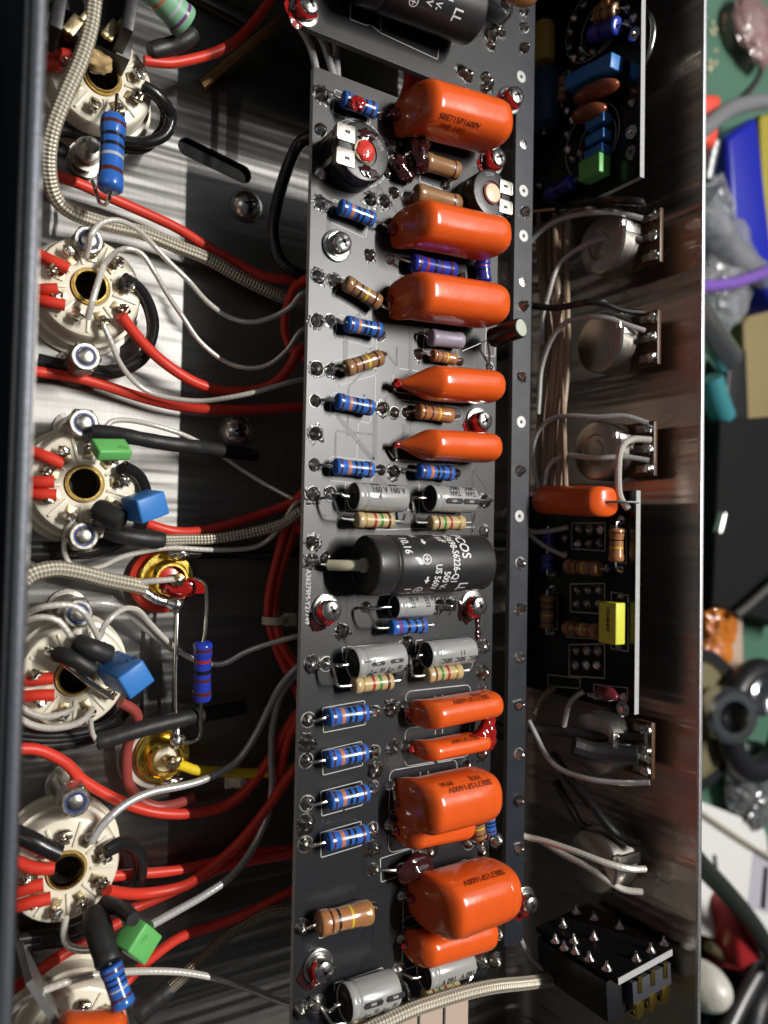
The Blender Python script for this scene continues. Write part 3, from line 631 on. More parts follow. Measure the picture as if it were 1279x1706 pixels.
# ================================================================ orange dipped film capacitors
def sup(a, n): c, s = math.cos(a), math.sin(a); return (abs(c)**(2/n)*(1 if c >= 0 else -1), abs(s)**(2/n)*(1 if s >= 0 else -1))
def film_cap(label, p1, p2, W, H, taper=8, n=2.7, tip=None, group='orange dipped film capacitors', texts=(), lead_to=None, up=Vector((0, 0, 1)), tipr=1.1, sag=0, seed=0, blunt=True):
    """p1 = lead end, p2 = round end of the axis; W across the board, H above it"""
    a, u, sd = frame(p1, p2, up); L = (p2-p1).length
    t = thing('film_capacitor', (p1+p2)/2-u*H/2, label, 'capacitor', group)
    seg = 36; st = []; tp = taper/L
    for x, s in [(0, .02), (.10, .50), (.20, .76), (.32, .89), (.48, .955), (.70, .988), (1.0, 1.0)] if blunt else [(0, .02), (.004, .16), (.25, .34), (.50, .60), (.72, .80), (.86, .91), (.95, .965), (1.06, .99), (1.3, 1.0)]: st.append((x*tp, s))
    x = st[-1][0]+.06
    while x < .86: st.append((x, 1.0)); x += .08
    er = min(W, H)*.42/L
    for k in range(8): b_ = math.pi/2*k/7; st.append((1-er+er*math.sin(b_), max(.02, .40+.60*math.cos(b_)**.8) if k < 7 else .30))
    st.append((1.0, .02))
    def hull(xm, phi):
        x_ = max(0, min(1, xm/L)); s = 1
        for (xa, sa), (xb, sb) in zip(st, st[1:]):
            if xa <= x_ <= xb and xb > xa: s = sa+(sb-sa)*(x_-xa)/(xb-xa)
        cy, sz = sup(phi, n)
        off = -u*H*(.36 if blunt else .30)*max(0, 1-x_/tp)**1.2 if x_ < tp else Vector()
        wob = 1+.022*noise.noise(Vector((x_*3+seed*5, math.cos(phi), math.sin(phi))))
        return p1+a*(x_*L)+off+(u*cy*H/2+sd*sz*W/2)*s*wob
    mb = MB()
    for xx, s in st:
        for k in range(seg): mb.v.append(hull(xx*L, 2*math.pi*k/seg))
    for i in range(len(st)-1):
        for k in range(seg): k2 = (k+1) % seg; mb.face((i*seg+k, (i+1)*seg+k, (i+1)*seg+k2, i*seg+k2))
    mb.face(range(seg)); mb.face([(len(st)-1)*seg+k for k in range(seg)][::-1])
    # smooth the steps between stations, still one mesh
    body = mb.build('body', 'orange', t, angle=75)
    sm = body.modifiers.new('soften', 'SUBSURF'); sm.levels = sm.render_levels = 1
    if lead_to is not None:
        pt = p1-u*H*(.36 if blunt else .30); mb = MB(); mb.tube(spline([pt+a*1.5, pt-a*.6, lead_to+Vector((0, 0, 1.3)), lead_to], .6), .42, 8); mb.build('lead', 'lead', t)
        mb = MB(); mb.blob(pt-a*.1, (tipr*1.3, tipr, tipr), 2, .25, 1, seed=seed); mb.build('lacquered_tip', 'lacq', t)
    if texts:
        mb = MB()
        def surf(x_, phi, arc):
            q = hull(x_, math.radians(phi)+arc/(min(W, H)*.56)); c = p1+a*x_; return q+(q-c).normalized()*.07
        for tx, size, x0, phi, flip in texts: wrap(text_bm(tx, size, .6), mb, surf, x0, phi, 'axial', flip)
        mb.build('print', 'inkr', t, smooth=False)
    return t
def fc(label, a, b_, W, H, pad, z=None, **k):
    z = z or ZB+H/2+.6
    return film_cap(label, at(*a, z), at(*b_, z), W, H, lead_to=at(*pad, ZB) if pad else None, seed=a[1]*.01, **k)
fc('topmost large orange capacitor, glossy, next to the upper board', (682, 174), (834, 217), 11.4, 15, (643, 196), taper=3.6, texts=[('SBE715P1600V', (2.4, .85), 4.5, 50, False), ('104J  1411', (2.0, .9), 6, 72, False)], tipr=1.5)
fc('second orange capacitor from the top, overlapping the brown resistor', (676, 370), (832, 401), 10.2, 14.5, (632, 376), taper=3.6, tipr=1.5)
fc('third orange capacitor from the top, touching the small tilted black can', (671, 490), (830, 513), 10.8, 14.5, (645, 522), taper=3.6, tipr=1.1)
fc('fourth orange capacitor from the top, slim with a pointed red tip', (676, 635), (826, 646), 8.6, 12, (653, 652), taper=8, n=2.4, tipr=1.2, blunt=False)
fc('fifth orange capacitor from the top, slimmest of the upper five', (674, 739), (822, 747), 7.8, 11, (656, 765), taper=7, n=2.4, tipr=1.0, blunt=False)
t = fc('slim lettered orange capacitor joined by red lacquer to the slimmer one below', (697, 1193), (825, 1170), 7.0, 10, (676, 1178), taper=3.5, n=2.4, texts=[('SBE715P1600V', (2.2, .85), 19.5, -62, True), ('103J', 1.7, 18.0, -82, True)])
mb = MB(); p = at(817, 1222, ZB+6)
for k, (dx, dy, dz, r_) in enumerate([(0, 7, 0, 2.3), (-.2, 5, 0, 2.0), (0, 3, -.3, 2.0), (-.8, .8, .2, 2.4), (-3, -.8, .6, 2.3), (-6, -1.4, .8, 1.9), (-.5, -2, .2, 2.2)]): mb.blob(p+Vector((dx, dy, dz-.6)), (r_*1.1, r_*1.1, r_*.9), 2, .15, .8, seed=k)
lq = mb.build('lacquer_bridge', 'lacq', t); rm = lq.modifiers.new('melt', 'REMESH'); rm.mode = 'VOXEL'; rm.voxel_size = .00035; rm.use_smooth_shade = True
sm = lq.modifiers.new('soft', 'SMOOTH'); sm.iterations = 8
fc('slimmest orange capacitor of the lower group, red lacquer on its right end', (699, 1253), (807, 1233), 4.9, 8.0, (676, 1243), taper=3, n=2.3, texts=[('SBE715P1600V', (1.6, .9), 16.5, -62, True)])
fc('fat orange capacitor lettered in dark print, lower middle of the board', (684, 1348), (817, 1317), 12.8, 15, (650, 1312), taper=3.6, n=2.6, texts=[('SBE715P1600V', (2.5, .85), 20.0, -50, True), ('103J', (2.3, .85), 18, -68, True), ('0936', (2.3, .85), 9.5, -68, True)])
t = fc('small flat orange capacitor wedged beneath the fat lettered one', (672, 1392), (782, 1371), 7, 8.0, (648, 1376), taper=3, n=2.4)
mb = MB(); mb.blob(at(752, 1370, ZB+7.4), (6.5, 1.3, 1.0), 3, .3, .8, seed=8); mb.build('lacquer', 'lacq', t)
fc('biggest orange capacitor, at the lower right, with faint lettering on top', (712, 1515), (845, 1473), 14.3, 17.5, (671, 1493), taper=4, n=2.6, texts=[('SBE715P1600V', (2.4, .85), 19.5, -66, True)])
t = fc('orange capacitor pinned under the biggest one, wrinkled glossy coating', (688, 1586), (818, 1549), 8.2, 9.5, (668, 1566), taper=3.5, n=2.4)
mb = MB(); mb.blob(at(780, 1556, ZB+8.5), (6.0, 1.6, 1.0), 3, .35, .9, seed=9); mb.build('lacquer', 'lacq', t)
# ================================================================ electrolytic capacitors
def ecap(label, p1, p2, r, sleeve='sleeve', end='rubber', prints=(), leads=(), group='grey axial electrolytic capacitors', groove=.13, ink='inkk', up=Vector((0, 0, 1)), name='electrolytic_capacitor', seg=32):
    a, u, sd = frame(p1, p2, up); L = (p2-p1).length
    t = thing(name, (p1+p2)/2-u*r, label, 'capacitor', group); g = groove*L
    mb = MB(); mb.lathe(p1, a, [(.5, r*.9, 0), (.05, r*.93, 0), (0, r*.965, 0), (.35, r*.995, 0), (.8, r, 0), (g-.7, r, 0), (g-.35, r*.985, 0), (g, r*.955, 0), (g+.35, r*.955, 0), (g+.7, r*.985, 0), (g+1.05, r, 0),
        (L*.5, r, 0), (L-.9, r, 0), (L-.4, r*.985, 0), (L-.12, r*.95, 0), (L, r*.9, 0), (L, r*.78, 0)], seg, caps=False, up=u); mb.build('sleeve', sleeve, t, angle=60)
    mb = MB(); mb.lathe(p1, a, [(.32, r*.93, 0), (.30, r*.55, 0), (.05, r*.5, 0), (.0, r*.3, 0), (.3, r*.26, 0), (.3, .05, 0)], 24, up=u); mb.build('end_seal', end, t)
    mb = MB(); mb.lathe(p2-a*.3, a, [(0, r*.80, 0), (.15, r*.80, 0), (.15, .05, 0)], 24, up=u); mb.build('can_end', 'screwsteel', t)
    for pts, rr, m_ in leads: mb = MB(); mb.tube(spline(pts, .8), rr, 10); mb.build('lead', m_, t)
    if prints:
        mb = MB(); sf = cyl_surf(p1, p2, r, u)
        for q in prints:
            tx, size, x0, phi, mode, flip = q
            bm_ = sign_bm(tx[1:], size) if tx.startswith('#') else text_bm(tx, size, .5)
            if tx.startswith('#'):
                bmesh.ops.subdivide_edges(bm_, edges=[e for e in bm_.edges if e.calc_length() > .8], cuts=3, use_grid_fill=True)
            wrap(bm_, mb, sf, x0, phi, mode, flip)
        mb.build('print', ink, t, smooth=False)
    return t
def eleads(p1, p2, A, B=None, rr=.42):
    d = (p2-p1).normalized(); out = []
    if A is not None: q = at(*A, ZB); out.append(([p1+d*.6, p1-d*2.5, p1.lerp(Vector((q.x, q.y, p1.z)), .8)+Vector((0, 0, -.5)), Vector((q.x, q.y, ZB+.3))], rr, 'lead'))
    if B is not None: q = at(*B, ZB); out.append(([p2-d*.6, p2+d*2.0, Vector((q.x, q.y, p2.z-1.2)), Vector((q.x, q.y, ZB+.3))], rr, 'lead'))
    return out
def ec(label, a, b_, r, A, B, **k):
    z = ZB+r+.7; p1, p2 = at(*a, z), at(*b_, z); return ecap(label, p1, p2, r, leads=eleads(p1, p2, A, B), **k)
LOGO = lambda x, phi, n_=3: [('ic', 3.3, x+i*4.9, phi, 'axial', False) for i in range(n_)]+[('R', .9, x+3.75+i*4.9, phi-22, 'axial', False) for i in range(n_)]+[('#ring', 1.3, x+3.4+i*4.9, phi-26, 'axial', False) for i in range(n_)]
ec('grey capacitor printed 160 V 160 V, left of the hexagon striped one', (588, 827), (671, 831), 3.4, (550, 822), None, prints=[('160 V', (2.4, .78), 3.4, -18, 'axial', False), ('160 V', (2.4, .78), 8.4, -18, 'axial', False), ('4', 2.0, 5.0, 8, 'axial', False), ('#stripe', .8, 3.6, -55, 'axial', False), ('#stripe', .8, 8.6, -55, 'axial', False)])
ec('grey capacitor with dark hexagon stripe, right of the 160 V one', (715, 830), (785, 833), 3.45, (678, 830), (808, 834), prints=[('585C', (2.0, .78), 7.6, -62, 'axial', True), ('585C', (2.0, .78), 12.4, -62, 'axial', True), ('TIAN', (1.9, .78), 7.6, -33, 'axial', True), ('TIAN', (1.9, .78), 12.4, -33, 'axial', True), ('#stripe', 1.75, 2.6, 22, 'axial', False), ('#stripe', 1.75, 8.0, 22, 'axial', False)])
ec('small greenish grey capacitor marked 55 V below the big black one', (656, 1011), (715, 1008), 2.85, (609, 1012), (735, 1008), prints=[('55 V', (1.9, .78), 3.0, -28, 'axial', False), ('55 V', (1.9, .78), 7.4, -28, 'axial', False), ('22', (1.7, .8), 3.2, 2, 'axial', False), ('22', (1.7, .8), 7.6, 2, 'axial', False)])
ec('grey capacitor lettered ic three times, middle of the board', (587, 1106), (667, 1094), 3.7, (543, 1106), None, prints=LOGO(2.2, 54)+[('#stripe', 1.2, 3.0, 8, 'axial', False), ('#stripe', 1.2, 8.2, 8, 'axial', False), ('#bars', .9, 1.6, -8, 'axial', False)])
ec('pale grey capacitor with upside-down markings right of the ic capacitor', (709, 1091), (784, 1083), 3.35, (678, 1096), (804, 1080), prints=[('585C', (1.9, .76), 6.0, 14, 'axial', True), ('585C', (1.9, .76), 10.2, 14, 'axial', True), ('585C', (1.9, .76), 14.4, 14, 'axial', True), ('I I', 1.7, 8.5, 6, 'axial', False)])
ec('lowest grey ic capacitor, cut at the bottom of the picture', (574, 1671), (655, 1645), 4.2, (529, 1672), None, prints=LOGO(2.4, 48)+[('#stripe', 1.7, 2.6, 4, 'axial', False), ('#stripe', 1.7, 8.6, 4, 'axial', False)])
ec('shiny grey capacitor with 160 V upside down beneath the biggest orange one', (706, 1625), (781, 1601), 3.5, (663, 1616), (802, 1602), prints=[('160 V', (2.4, .78), 7.6, 6, 'axial', True), ('160 V', (2.4, .78), 13.4, 6, 'axial', True)])
BIGTXT = [('EPCOS', (3.7, .90), 23.4, -92, 'circ', False), ('LL', (3.6, .9), 23.6, 38, 'circ', False), ('B43698-S6226-Q1', (2.75, .74), 20.6, -84, 'circ', False), ('10 \u00b5F', (2.7, .8), 18.1, -88, 'circ', False),
          ('500 V-', (2.6, .78), 18.0, 12, 'circ', False), ('US 560V', (2.6, .76), 15.4, -2, 'circ', False), ('#arrow', 2.0, 13.4, -58, 'circ', False), ('#plusring', 2.5, 12.9, -22, 'circ', False), ('#arrow', 2.0, 13.4, 22, 'circ', False),
          ('#plusring', 2.5, 12.2, 46, 'circ', False), ('10.16', (2.9, .84), 7.2, -66, 'circ', False), ('1', 2.6, 8.2, 46, 'circ', False), ('85', 2.2, 11.0, -84, 'circ', False)]
z = ZB+7.6; p1, p2 = at(607, 942, z), at(799, 937, z); d = (p2-p1).normalized()
t = ecap('big black electrolytic capacitor with white lettering across the middle of the main board', p1, p2, 7.1, 'epcos', 'rubber', BIGTXT, [([p1-d*6.5-Vector((0, 0, 5)), p1-d*7.5-Vector((0, 0, 7.5))], .5, 'lead'), ([p2-d*.3, p2+d*1, p2+d*1.6-Vector((0, 0, 7.6))], .5, 'lead')], 'big black electrolytic capacitors', .16, 'inkw', seg=48)
mb = MB(); mb.tube(spline([p1+d*.5, p1-d*1.5-Vector((0, 0, .2)), p1-d*4.2-Vector((0, 0, 2.2)), p1-d*6.6-Vector((0, 0, 5.2))], .6), [1.55]+[1.25]*40 if False else 1.3, 14); mb.lathe(p1-d*.7, d, [(0, 1.7, 0), (.9, 1.75, 0)], 14); mb.build('lead_sleeving', 'nylon', t)
z = ZB+7.8; p1, p2 = at(600, -52, z), at(786, 24, z); d = (p2-p1).normalized()
ecap('black electrolytic capacitor with white lettering, cropped by the top edge', p1, p2, 7.3, 'epcos', 'rubber', BIGTXT, [([p2-d*.3, p2+d*1, p2+d*1.6-Vector((0, 0, 7.6))], .5, 'lead')], 'big black electrolytic capacitors', .16, 'inkw', seg=48)
p1, p2 = at(820, 563, 43), at(868, 546, 52)
t = ecap('tiny dark brown capacitor can leaning off the right board edge, pale round top', p1, p2, 2.6, mat('dark_brown_sleeve', (.014, .010, .010), .3, coat=.4), 'rubber', [], [([p1, p1-(p2-p1).normalized()*1.5, at(815, 590, ZB+1.5), at(815, 612, ZB)], .3, 'lead'), ([p1, at(770, 585, ZB+3)], .15, 'lead')], None, .12)
a, u, sd = frame(p1, p2); mb = MB(); mb.lathe(p2-a*.25, a, [(0, 2.25, 0), (.38, 2.2, 0), (.4, 1.2, 0), (.4, .02, 0)], 20); mb.build('pale_top', mat('pale_can_top', (.62, .66, .55), .35, .3), t)
# orange-edged part at the very top of the upper board
t = thing('disc_capacitor', at(858, 2, ZB), 'orange brown capacitor edge cropped by the top of the picture above the upper board', 'capacitor')
mb = MB(); mb.blob(at(862, -22, ZB+9), (7.5, 4.0, 5), 3, .08, .6); mb.build('body', 'orangetan', t)
mb = MB(); mb.tube(spline([at(853, 8, ZB+9), at(850, 25, ZB+5), at(834, 42, ZB+1), at(818, 52, ZB+.4)]), .38, 8); mb.build('lead', 'lead', t)
# dark disc capacitor next to the biggest orange one
t = thing('disc_capacitor', at(694, 1446, ZB), 'wet-looking dark maroon disc capacitor above the biggest orange capacitor', 'capacitor')
mb = MB(); mb.blob(at(694, 1446, ZB+3), (5.6, 3.0, 2.2), 3, .2, .8); mb.build('body', 'darklacq', t)
mb = MB(); mb.tube(spline([at(621, 1449, ZB+.6), at(640, 1449, ZB+2), at(662, 1450, ZB+2.8), at(676, 1448, ZB+3)]), .45, 8); mb.build('lead', 'lead', t)
# ================================================================ trimmers
def trimmer(label, cx, cy, h, r, ang, glaze, words, o_z=ZB):
    o_ = Vector((cx, cy, o_z)); t = thing('trimmer_potentiometer', o_, label, 'trimmer', 'round trimmer potentiometers')
    R_ = Matrix.Translation(o_)@Matrix.Rotation(math.radians(ang), 4, 'Z')
    mb = MB(); mb.lathe(o_, Vector((0, 0, 1)), [(.3, r*.92, 0), (.3, r, 0), (h*.45, r, 0), (h*.47, r*.95, 0), (h*.55, r*.95, 0), (h*.57, r, 0), (h-.5, r, 0), (h-.1, r*.96, 0), (h, r*.9, 0), (h, r*.52, 0), (h-.4, r*.5, 0), (h-.4, .02, 0)], 40); mb.build('body', 'trim', t)
    mb = MB()
    for s in (1, -1):                                        # bent tin tabs: flat over the face, then down the side to a leg
        mb.box(R_@Matrix.Translation((-r*.70, s*r*.41, h+.2)), (r*.66, r*.56, .3), .1)
        mb.box(R_@Matrix.Translation((-r*1.02, s*r*.42, h-.9))@Matrix.Rotation(-.12, 4, 'Y'), (.3, r*.46, 2.6), .1)
        mb.box(R_@Matrix.Translation((-r*1.06, s*r*.44, (h-2)/2+.3)), (.3, r*.2, h-2), .08)
    tb = mb.build('tin_tab', 'tin', t)
    mb = MB()
    for s in (1, -1): mb.box(R_@Matrix.Translation((-r*.66, s*r*.44, h+.42)), (1.3, .7, .12), .05)
    mb.build('tab_slot', 'rubber', tb, origin=Vector(t['_o']))
    mb = MB(); mb.lathe(o_, Vector((0, 0, 1)), [(h-.4, r*.40, 0), (h+.3, r*.38, 0), (h+.42, r*.33, 0), (h+.42, .02, 0)], 26); mb.build('rotor', 'rotor', t)
    if glaze:
        mb = MB(); mb.blob(o_+Vector((.2, 0, h+.5)), (r*.35, r*.37, .8), 3, .07, .9, seed=2); mb.build('red_glaze', 'redglaze', t)
        mb = MB(); mb.blob(R_@Vector((r*.15, r*.62, h)), (r*.34, r*.20, .35), 3, .3, 1, seed=4); mb.blob(R_@Vector((r*.2, -r*.66, h)), (r*.36, r*.2, .35), 3, .3, 1, seed=6); mb.build('dark_glaze', 'darklacq', t)
    else:
        mb = MB(); mb.lathe(o_, Vector((0, 0, 1)), [(h-.1, r*.44, 0), (h+.15, r*.44, 0), (h+.15, r*.39, 0)], 26, caps=False); mb.build('lacquer_ring', 'lacq', t)
    mb = MB()
    for tx, size, a0, rr in words:                                # words set on a circle
        bm_ = text_bm(tx, size, 0); bm_.verts.index_update(); base = len(mb.v)
        for v in bm_.verts:
            th = math.radians(a0)-v.co.x/rr; q = rr+v.co.y; mb.v.append(o_+Vector((math.cos(th)*q, math.sin(th)*q, h+.06)))
        for f in bm_.faces: mb.face([base+v.index for v in f.verts])
        bm_.free()
    mb.build('print', mat('grey_ink', (.22, .22, .22), .5), t, smooth=False)
    return t
c = at(606, 252, ZB+7.5); trimmer('left round trimmer with red glaze on its rotor and two tin tabs', c.x, c.y, 7.5, 7.0, 0, True, [('PIHER', 1.7, 70, 4.6), ('25K', 1.6, -40, 5.2)])
c = at(820, 322, ZB+8.5); trimmer('right round trimmer with cream rotor and tabs facing right', c.x, c.y, 8.5, 6.3, 180, False, [('220K', 1.3, 118, 4.5), ('PIHER', 1.4, 225, 4.4)])
# ================================================================ tube sockets
def dup(o_, loc, rz=0, parent=None):
    c_ = o_.copy(); sc.collection.objects.link(c_)
    if parent: c_.parent = parent
    else: c_.location = Vector(loc)*MM; c_.rotation_euler = (0, 0, rz); c_['_o'] = tuple(loc)
    for ch_ in list(o_.children): dup(ch_, None, 0, c_)
    return c_
def make_socket():
    t = thing('tube_socket', (0, 0, 0), '', 'tube socket', 'ceramic tube sockets on the chassis floor'); Z = Vector((0, 0, 1)); O = Vector()
    mb = MB(); mb.lathe(O, Z, [(.1, 14.2, 0), (1.4, 14.2, 0), (1.5, 13.2, 0), (5.5, 13.0, 0), (5.7, 12.2, 0), (6.2, 12.1, 0), (10.6, 12.0, 0), (11.6, 11.5, 0), (12, 10.8, 0), (12, 4.6, 0), (11.2, 4.2, 0), (11.2, 3.3, 0), (3, 3.2, 0)], 44, caps=False)
    bdy = mb.build('ceramic_body', 'ceramic', t, angle=30)
    mb = MB()
    for k in range(9):
        a = 2*math.pi*(k+.5)/9; mb.box(Matrix.Rotation(a, 4, 'Z')@Matrix.Translation((8.0, 0, 12.1)), (5.6, .7, .7), .2)
    mb.build('ceramic_rib', 'ceramic', bdy, origin=O)
    mb = MB(); mb.lathe(O, Z, [(11.5, 4.2, 0), (12.6, 4.2, 0), (13.0, 3.9, 0), (13.0, 3.5, 0), (12.6, 3.25, 0), (10.6, 3.25, 0)], 30, caps=False); mb.build('centre_ring', 'brass', t)
    mb = MB(); mb.lathe(O, Z, [(10.6, 3.22, 0), (4, 3.22, 0), (3.9, .05, 0)], 24, caps=False); mb.build('centre_hole', 'rubber', t)  # black lining paints in the darkness inside the hole
    for k in range(9):
        a = 2*math.pi*k/9; Rm = Matrix.Rotation(a, 4, 'Z'); mb = MB()
        mb.box(Rm@Matrix.Translation((7.6, 0, 12.25)), (3.4, 2.0, .5), .1)
        mb.box(Rm@Matrix.Translation((8.9, 0, 13.6))@Matrix.Rotation(.35, 4, 'Y'), (.5, 1.7, 3.2), .1)
        tm = mb.build('terminal', 'terminal', t)
        mb = MB(); mb.blob(Rm@Vector((8.6, 0, 14.0)), (1.3, 1.3, 1.4), 3, .28, .9, seed=k); mb.build('solder', 'oldsolder' if k % 3 else 'solder', tm, origin=O)
    return t
sock = make_socket(); first = True
for (u, v), rz, lb in [((170, 128), .3, 'ceramic tube socket at the top left with the upright blue resistor on it'), ((150, 478), .15, 'ceramic tube socket second from the top, clear jumper wire across its centre'),
    ((140, 806), .1, 'ceramic tube socket below the green capacitor, third from the top'), ((124, 1128), .2, 'ceramic tube socket half hidden by the big blue box capacitor'),
    ((110, 1450), .25, 'ceramic tube socket in the lower left with a clear open centre hole'), ((125, 1735), 0, 'ceramic tube socket at the bottom edge behind the metal bracket')]:
    loc = at(u, v, 12); loc.z = 0
    if first: sock.location = loc*MM; sock.rotation_euler = (0, 0, rz); sock['_o'] = tuple(loc); sock['label'] = lb; first = False
    else: q = dup(sock, loc, rz); q['label'] = lb
def nut(u, v, lb, h=15, r=3.4):
    p = at(u, v, h); p.z = 0; t = thing('standoff_nut', p, lb, 'lock nut', 'lock nuts on the socket screws'); Z = Vector((0, 0, 1))
    mb = MB(); mb.lathe(p, Z, [(0, r*1.35, 0), (.8, r*1.35, 0), (.9, r, 0), (h-5, r, 0)], 20)
    mb.lathe(p, Z, [(h-5, r*1.12, 0), (h-1.2, r*1.12, 0), (h-.8, r, 0)], 6); mb.lathe(p, Z, [(h-1, r*.98, 0), (h, r*.95, 0), (h+.2, r*.88, 0), (h+.2, r*.68, 0)], 20, caps=False); mb.build('barrel', 'dullsteel', t, angle=30)
    mb = MB(); mb.lathe(p, Z, [(h-.6, r*.70, 0), (h+.2, r*.70, 0), (h+.2, r*.56, 0)], 20, caps=False); mb.build('nylon_ring', 'nylonblue', t)
    mb = MB(); mb.lathe(p, Z, [(h-2, r*.52, 0), (h+.3, r*.52, 0), (h+.55, r*.38, 0), (h+.55, .02, 0)], 14); mb.build('screw_end', 'dullsteel', t)
for q in [(148, 400, 'lock nut above the second tube socket, clear wire looping over it'), (143, 594, 'lock nut below the second tube socket by the black wire loop'), (140, 705, 'lock nut above the third tube socket beside the black tube'),
          (130, 1022, 'lock nut above the fourth tube socket under the clear loops'), (126, 1337, 'lock nut above the lower left tube socket'), (140, 893, 'lock nut below the third tube socket, nearly hidden by black wires')]: nut(*q)
# stacked star washers on a screw under the upright blue resistor
p = at(150, 244, 12); p.z = 0; t = thing('washer_stack', p, 'stack of solder tags and washers on a screw left of the upright blue resistor', 'washer stack')
mb = MB()
for k in range(6): mb.lathe(p+Vector((.5*math.sin(k*2), .5*math.cos(k*3), 1+k*1.9)), Vector((.1*math.sin(k), .1*math.cos(k), 1)), [(0, 3.6-.12*k, 0), (.7, 3.6-.12*k, 0)], 18)
mb.lathe(p, Vector((0, 0, 1)), [(0, 2, 0), (13, 2, 0), (13.6, 1.4, 0), (13.6, .02, 0)], 14); mb.build('tag_stack', 'dullsteel', t)
# ================================================================ gold jacks
def jack(u, v, lb, wash, wr, seed):
    p = at(u, v, 8); p.z = 0; t = thing('jack_socket', p, lb, 'jack', 'gold plated jacks in the chassis floor'); Z = Vector((0, 0, 1))
    mb = MB(); mb.lathe(p+Vector((-.8, -.5, 0)), Z, [(0, wr, 0), (2.4, wr, 0), (2.7, wr-.4, 0), (2.7, 2, 0)], 36); mb.build('insulating_washer', wash, t)
    mb = MB(); mb.lathe(p, Z, [(2.7, 7.0, 0), (4.0, 7.0, 0), (4.3, 6.7, 0), (4.3, 5.4, 0), (4.0, 5.2, 0), (4.0, 4.9, 0), (8.0, 4.4, 0), (8.4, 4.1, 0), (8.4, 3.5, 0), (5, 3.3, 0)], 36, caps=False); mb.build('gold_flange', 'gold', t, angle=30)
    mb = MB(); mb.lathe(p, Z, [(5, 3.4, 0), (6.6, 3.2, 0), (7.0, 1.4, 0), (7.0, .02, 0)], 24); mb.build('insulator', wash, t)
    mb = MB(); mb.lathe(p, Z, [(7, 1.3, 0), (11.5, 1.2, 0), (12, .9, 0), (12, .02, 0)], 14); mb.blob(p+Vector((.4, .2, 11.5)), (1.9, 1.6, 1.5), 3, .2, 1, seed=seed); mb.build('centre_pin', 'terminal', t)
    return t
redw = mat('red_washer', (.50, .03, .012), .25, coat=.4); ivory = mat('ivory_washer', (.72, .66, .54), .4)
j1 = jack(286, 966, 'upper gold jack on a red washer, soldered to the woven cable', redw, 8.3, 1)
j2 = jack(279, 1266, 'lower gold jack on an ivory washer with the yellow wire', ivory, 8.0, 2)
mb = MB(); sp_ = spline([at(*q) for q in [(236, 980, 9.3), (248, 991, 9.3), (262, 999, 9.5), (278, 1003, 9.6), (294, 1006, 9.8), (302, 996, 9.6)]], .5); n_ = len(sp_)
mb.tube(sp_, [max(.5, 1.25+.9*math.exp(-((i/n_-.78)/.14)**2)+.25*noise.noise(Vector((i*.3, 1, 2))))*(1 if 0 < i < n_-1 else .6) for i in range(n_)], 14); mb.blob(at(294, 1013, 10), (1.1, 2.0, 1.1), 3, .1, 1); mb.build('solder_run', 'solder', j1)
mb = MB(); mb.blob(at(301, 922, 7), (3.2, 1.9, 1.8), 3, .15, 1, seed=7); mb.build('solder_blob', 'solder', j1)
mb = MB(); mb.blob(at(306, 978, 9.5), (5.2, 2.5, 1.4), 3, .3, .9, seed=3); mb.build('lacquer', 'lacq', j1)
mb = MB(); mb.blob(at(294, 1232, 10.5), (1.8, 2.2, 1.6), 3, .15, 1, seed=4); mb.blob(at(294, 1222, 11), (1.1, 1.9, 1.1), 2, .1, 1); mb.blob(at(287, 1303, 5), (2.6, 1.4, 1.2), 3, .2, 1, seed=5); mb.build('solder_blob', 'solder', j2)
# ================================================================ box capacitors and parts hung on the sockets
def corner_box(label, D, A, C, E, z, m, group, prints=(), name='box_capacitor', bev=.5, cat='capacitor'):
    """box from its nearest corner D and the three edges seen leaving it; depth follows from the edges being square to each other"""
    d0 = at(*D, z); dep = -((AX*0).x) if False else None
    tdep = (d0-CAM); camz = abs(AX.z*tdep.x+AY.z*tdep.y+AZ.z*tdep.z); s = camz/FPX
    e = [Vector((q[0]-D[0], -(q[1]-D[1]), 0)) for q in (A, C, E)]
    ab, ac, bc = (max(4., -e[i].dot(e[j])) for i, j in ((0, 1), (0, 2), (1, 2)))
    zs = (math.sqrt(ab*ac/bc), math.sqrt(ab*bc/ac), math.sqrt(ac*bc/ab))
    # perspective skew near the frame edge is small; go from camera to world axes
    W = []
    for v_, zz in zip(e, zs):
        c_ = Vector((v_.x, v_.y, -zz)); ray = Vector(((D[0]-639.5)/FPX, -(D[1]-853)/FPX, -1)); c_ += Vector((ray.x, ray.y, 0))*zz
        W.append(Vector((AX.dot(c_), AY.dot(c_), AZ.dot(c_)))*s)
    a_ = W[0].normalized(); b_ = (W[1]-a_*W[1].dot(a_)).normalized(); c_ = a_.cross(b_)
    if c_.dot(W[2]) < 0: c_ = -c_
    la, lb, lc = W[0].length, W[1].length, W[2].length; cen = d0+(a_*la+b_*lb+c_*lc)/2
    t = thing(name, cen-Vector((0, 0, 3)), label, cat, group)
    x3 = Matrix((a_, b_, a_.cross(b_))).transposed().to_4x4(); mb = MB(); mb.box(Matrix.Translation(cen)@x3, (la, lb, lc), bev); mb.build('body', m, t, angle=60)
    for tx, sz, fo, fx, fy, mt_ in prints: flat_print(tx, sz, d0+a_*la*fo[0]+b_*lb*fo[1]+c_*lc*fo[2], (a_*fx[0]+b_*fx[1]+c_*fx[2]).normalized(), (a_*fy[0]+b_*fy[1]+c_*fy[2]).normalized(), t, mt_, .08)
    return t, cen
G2 = 'box capacitors wired across the sockets'
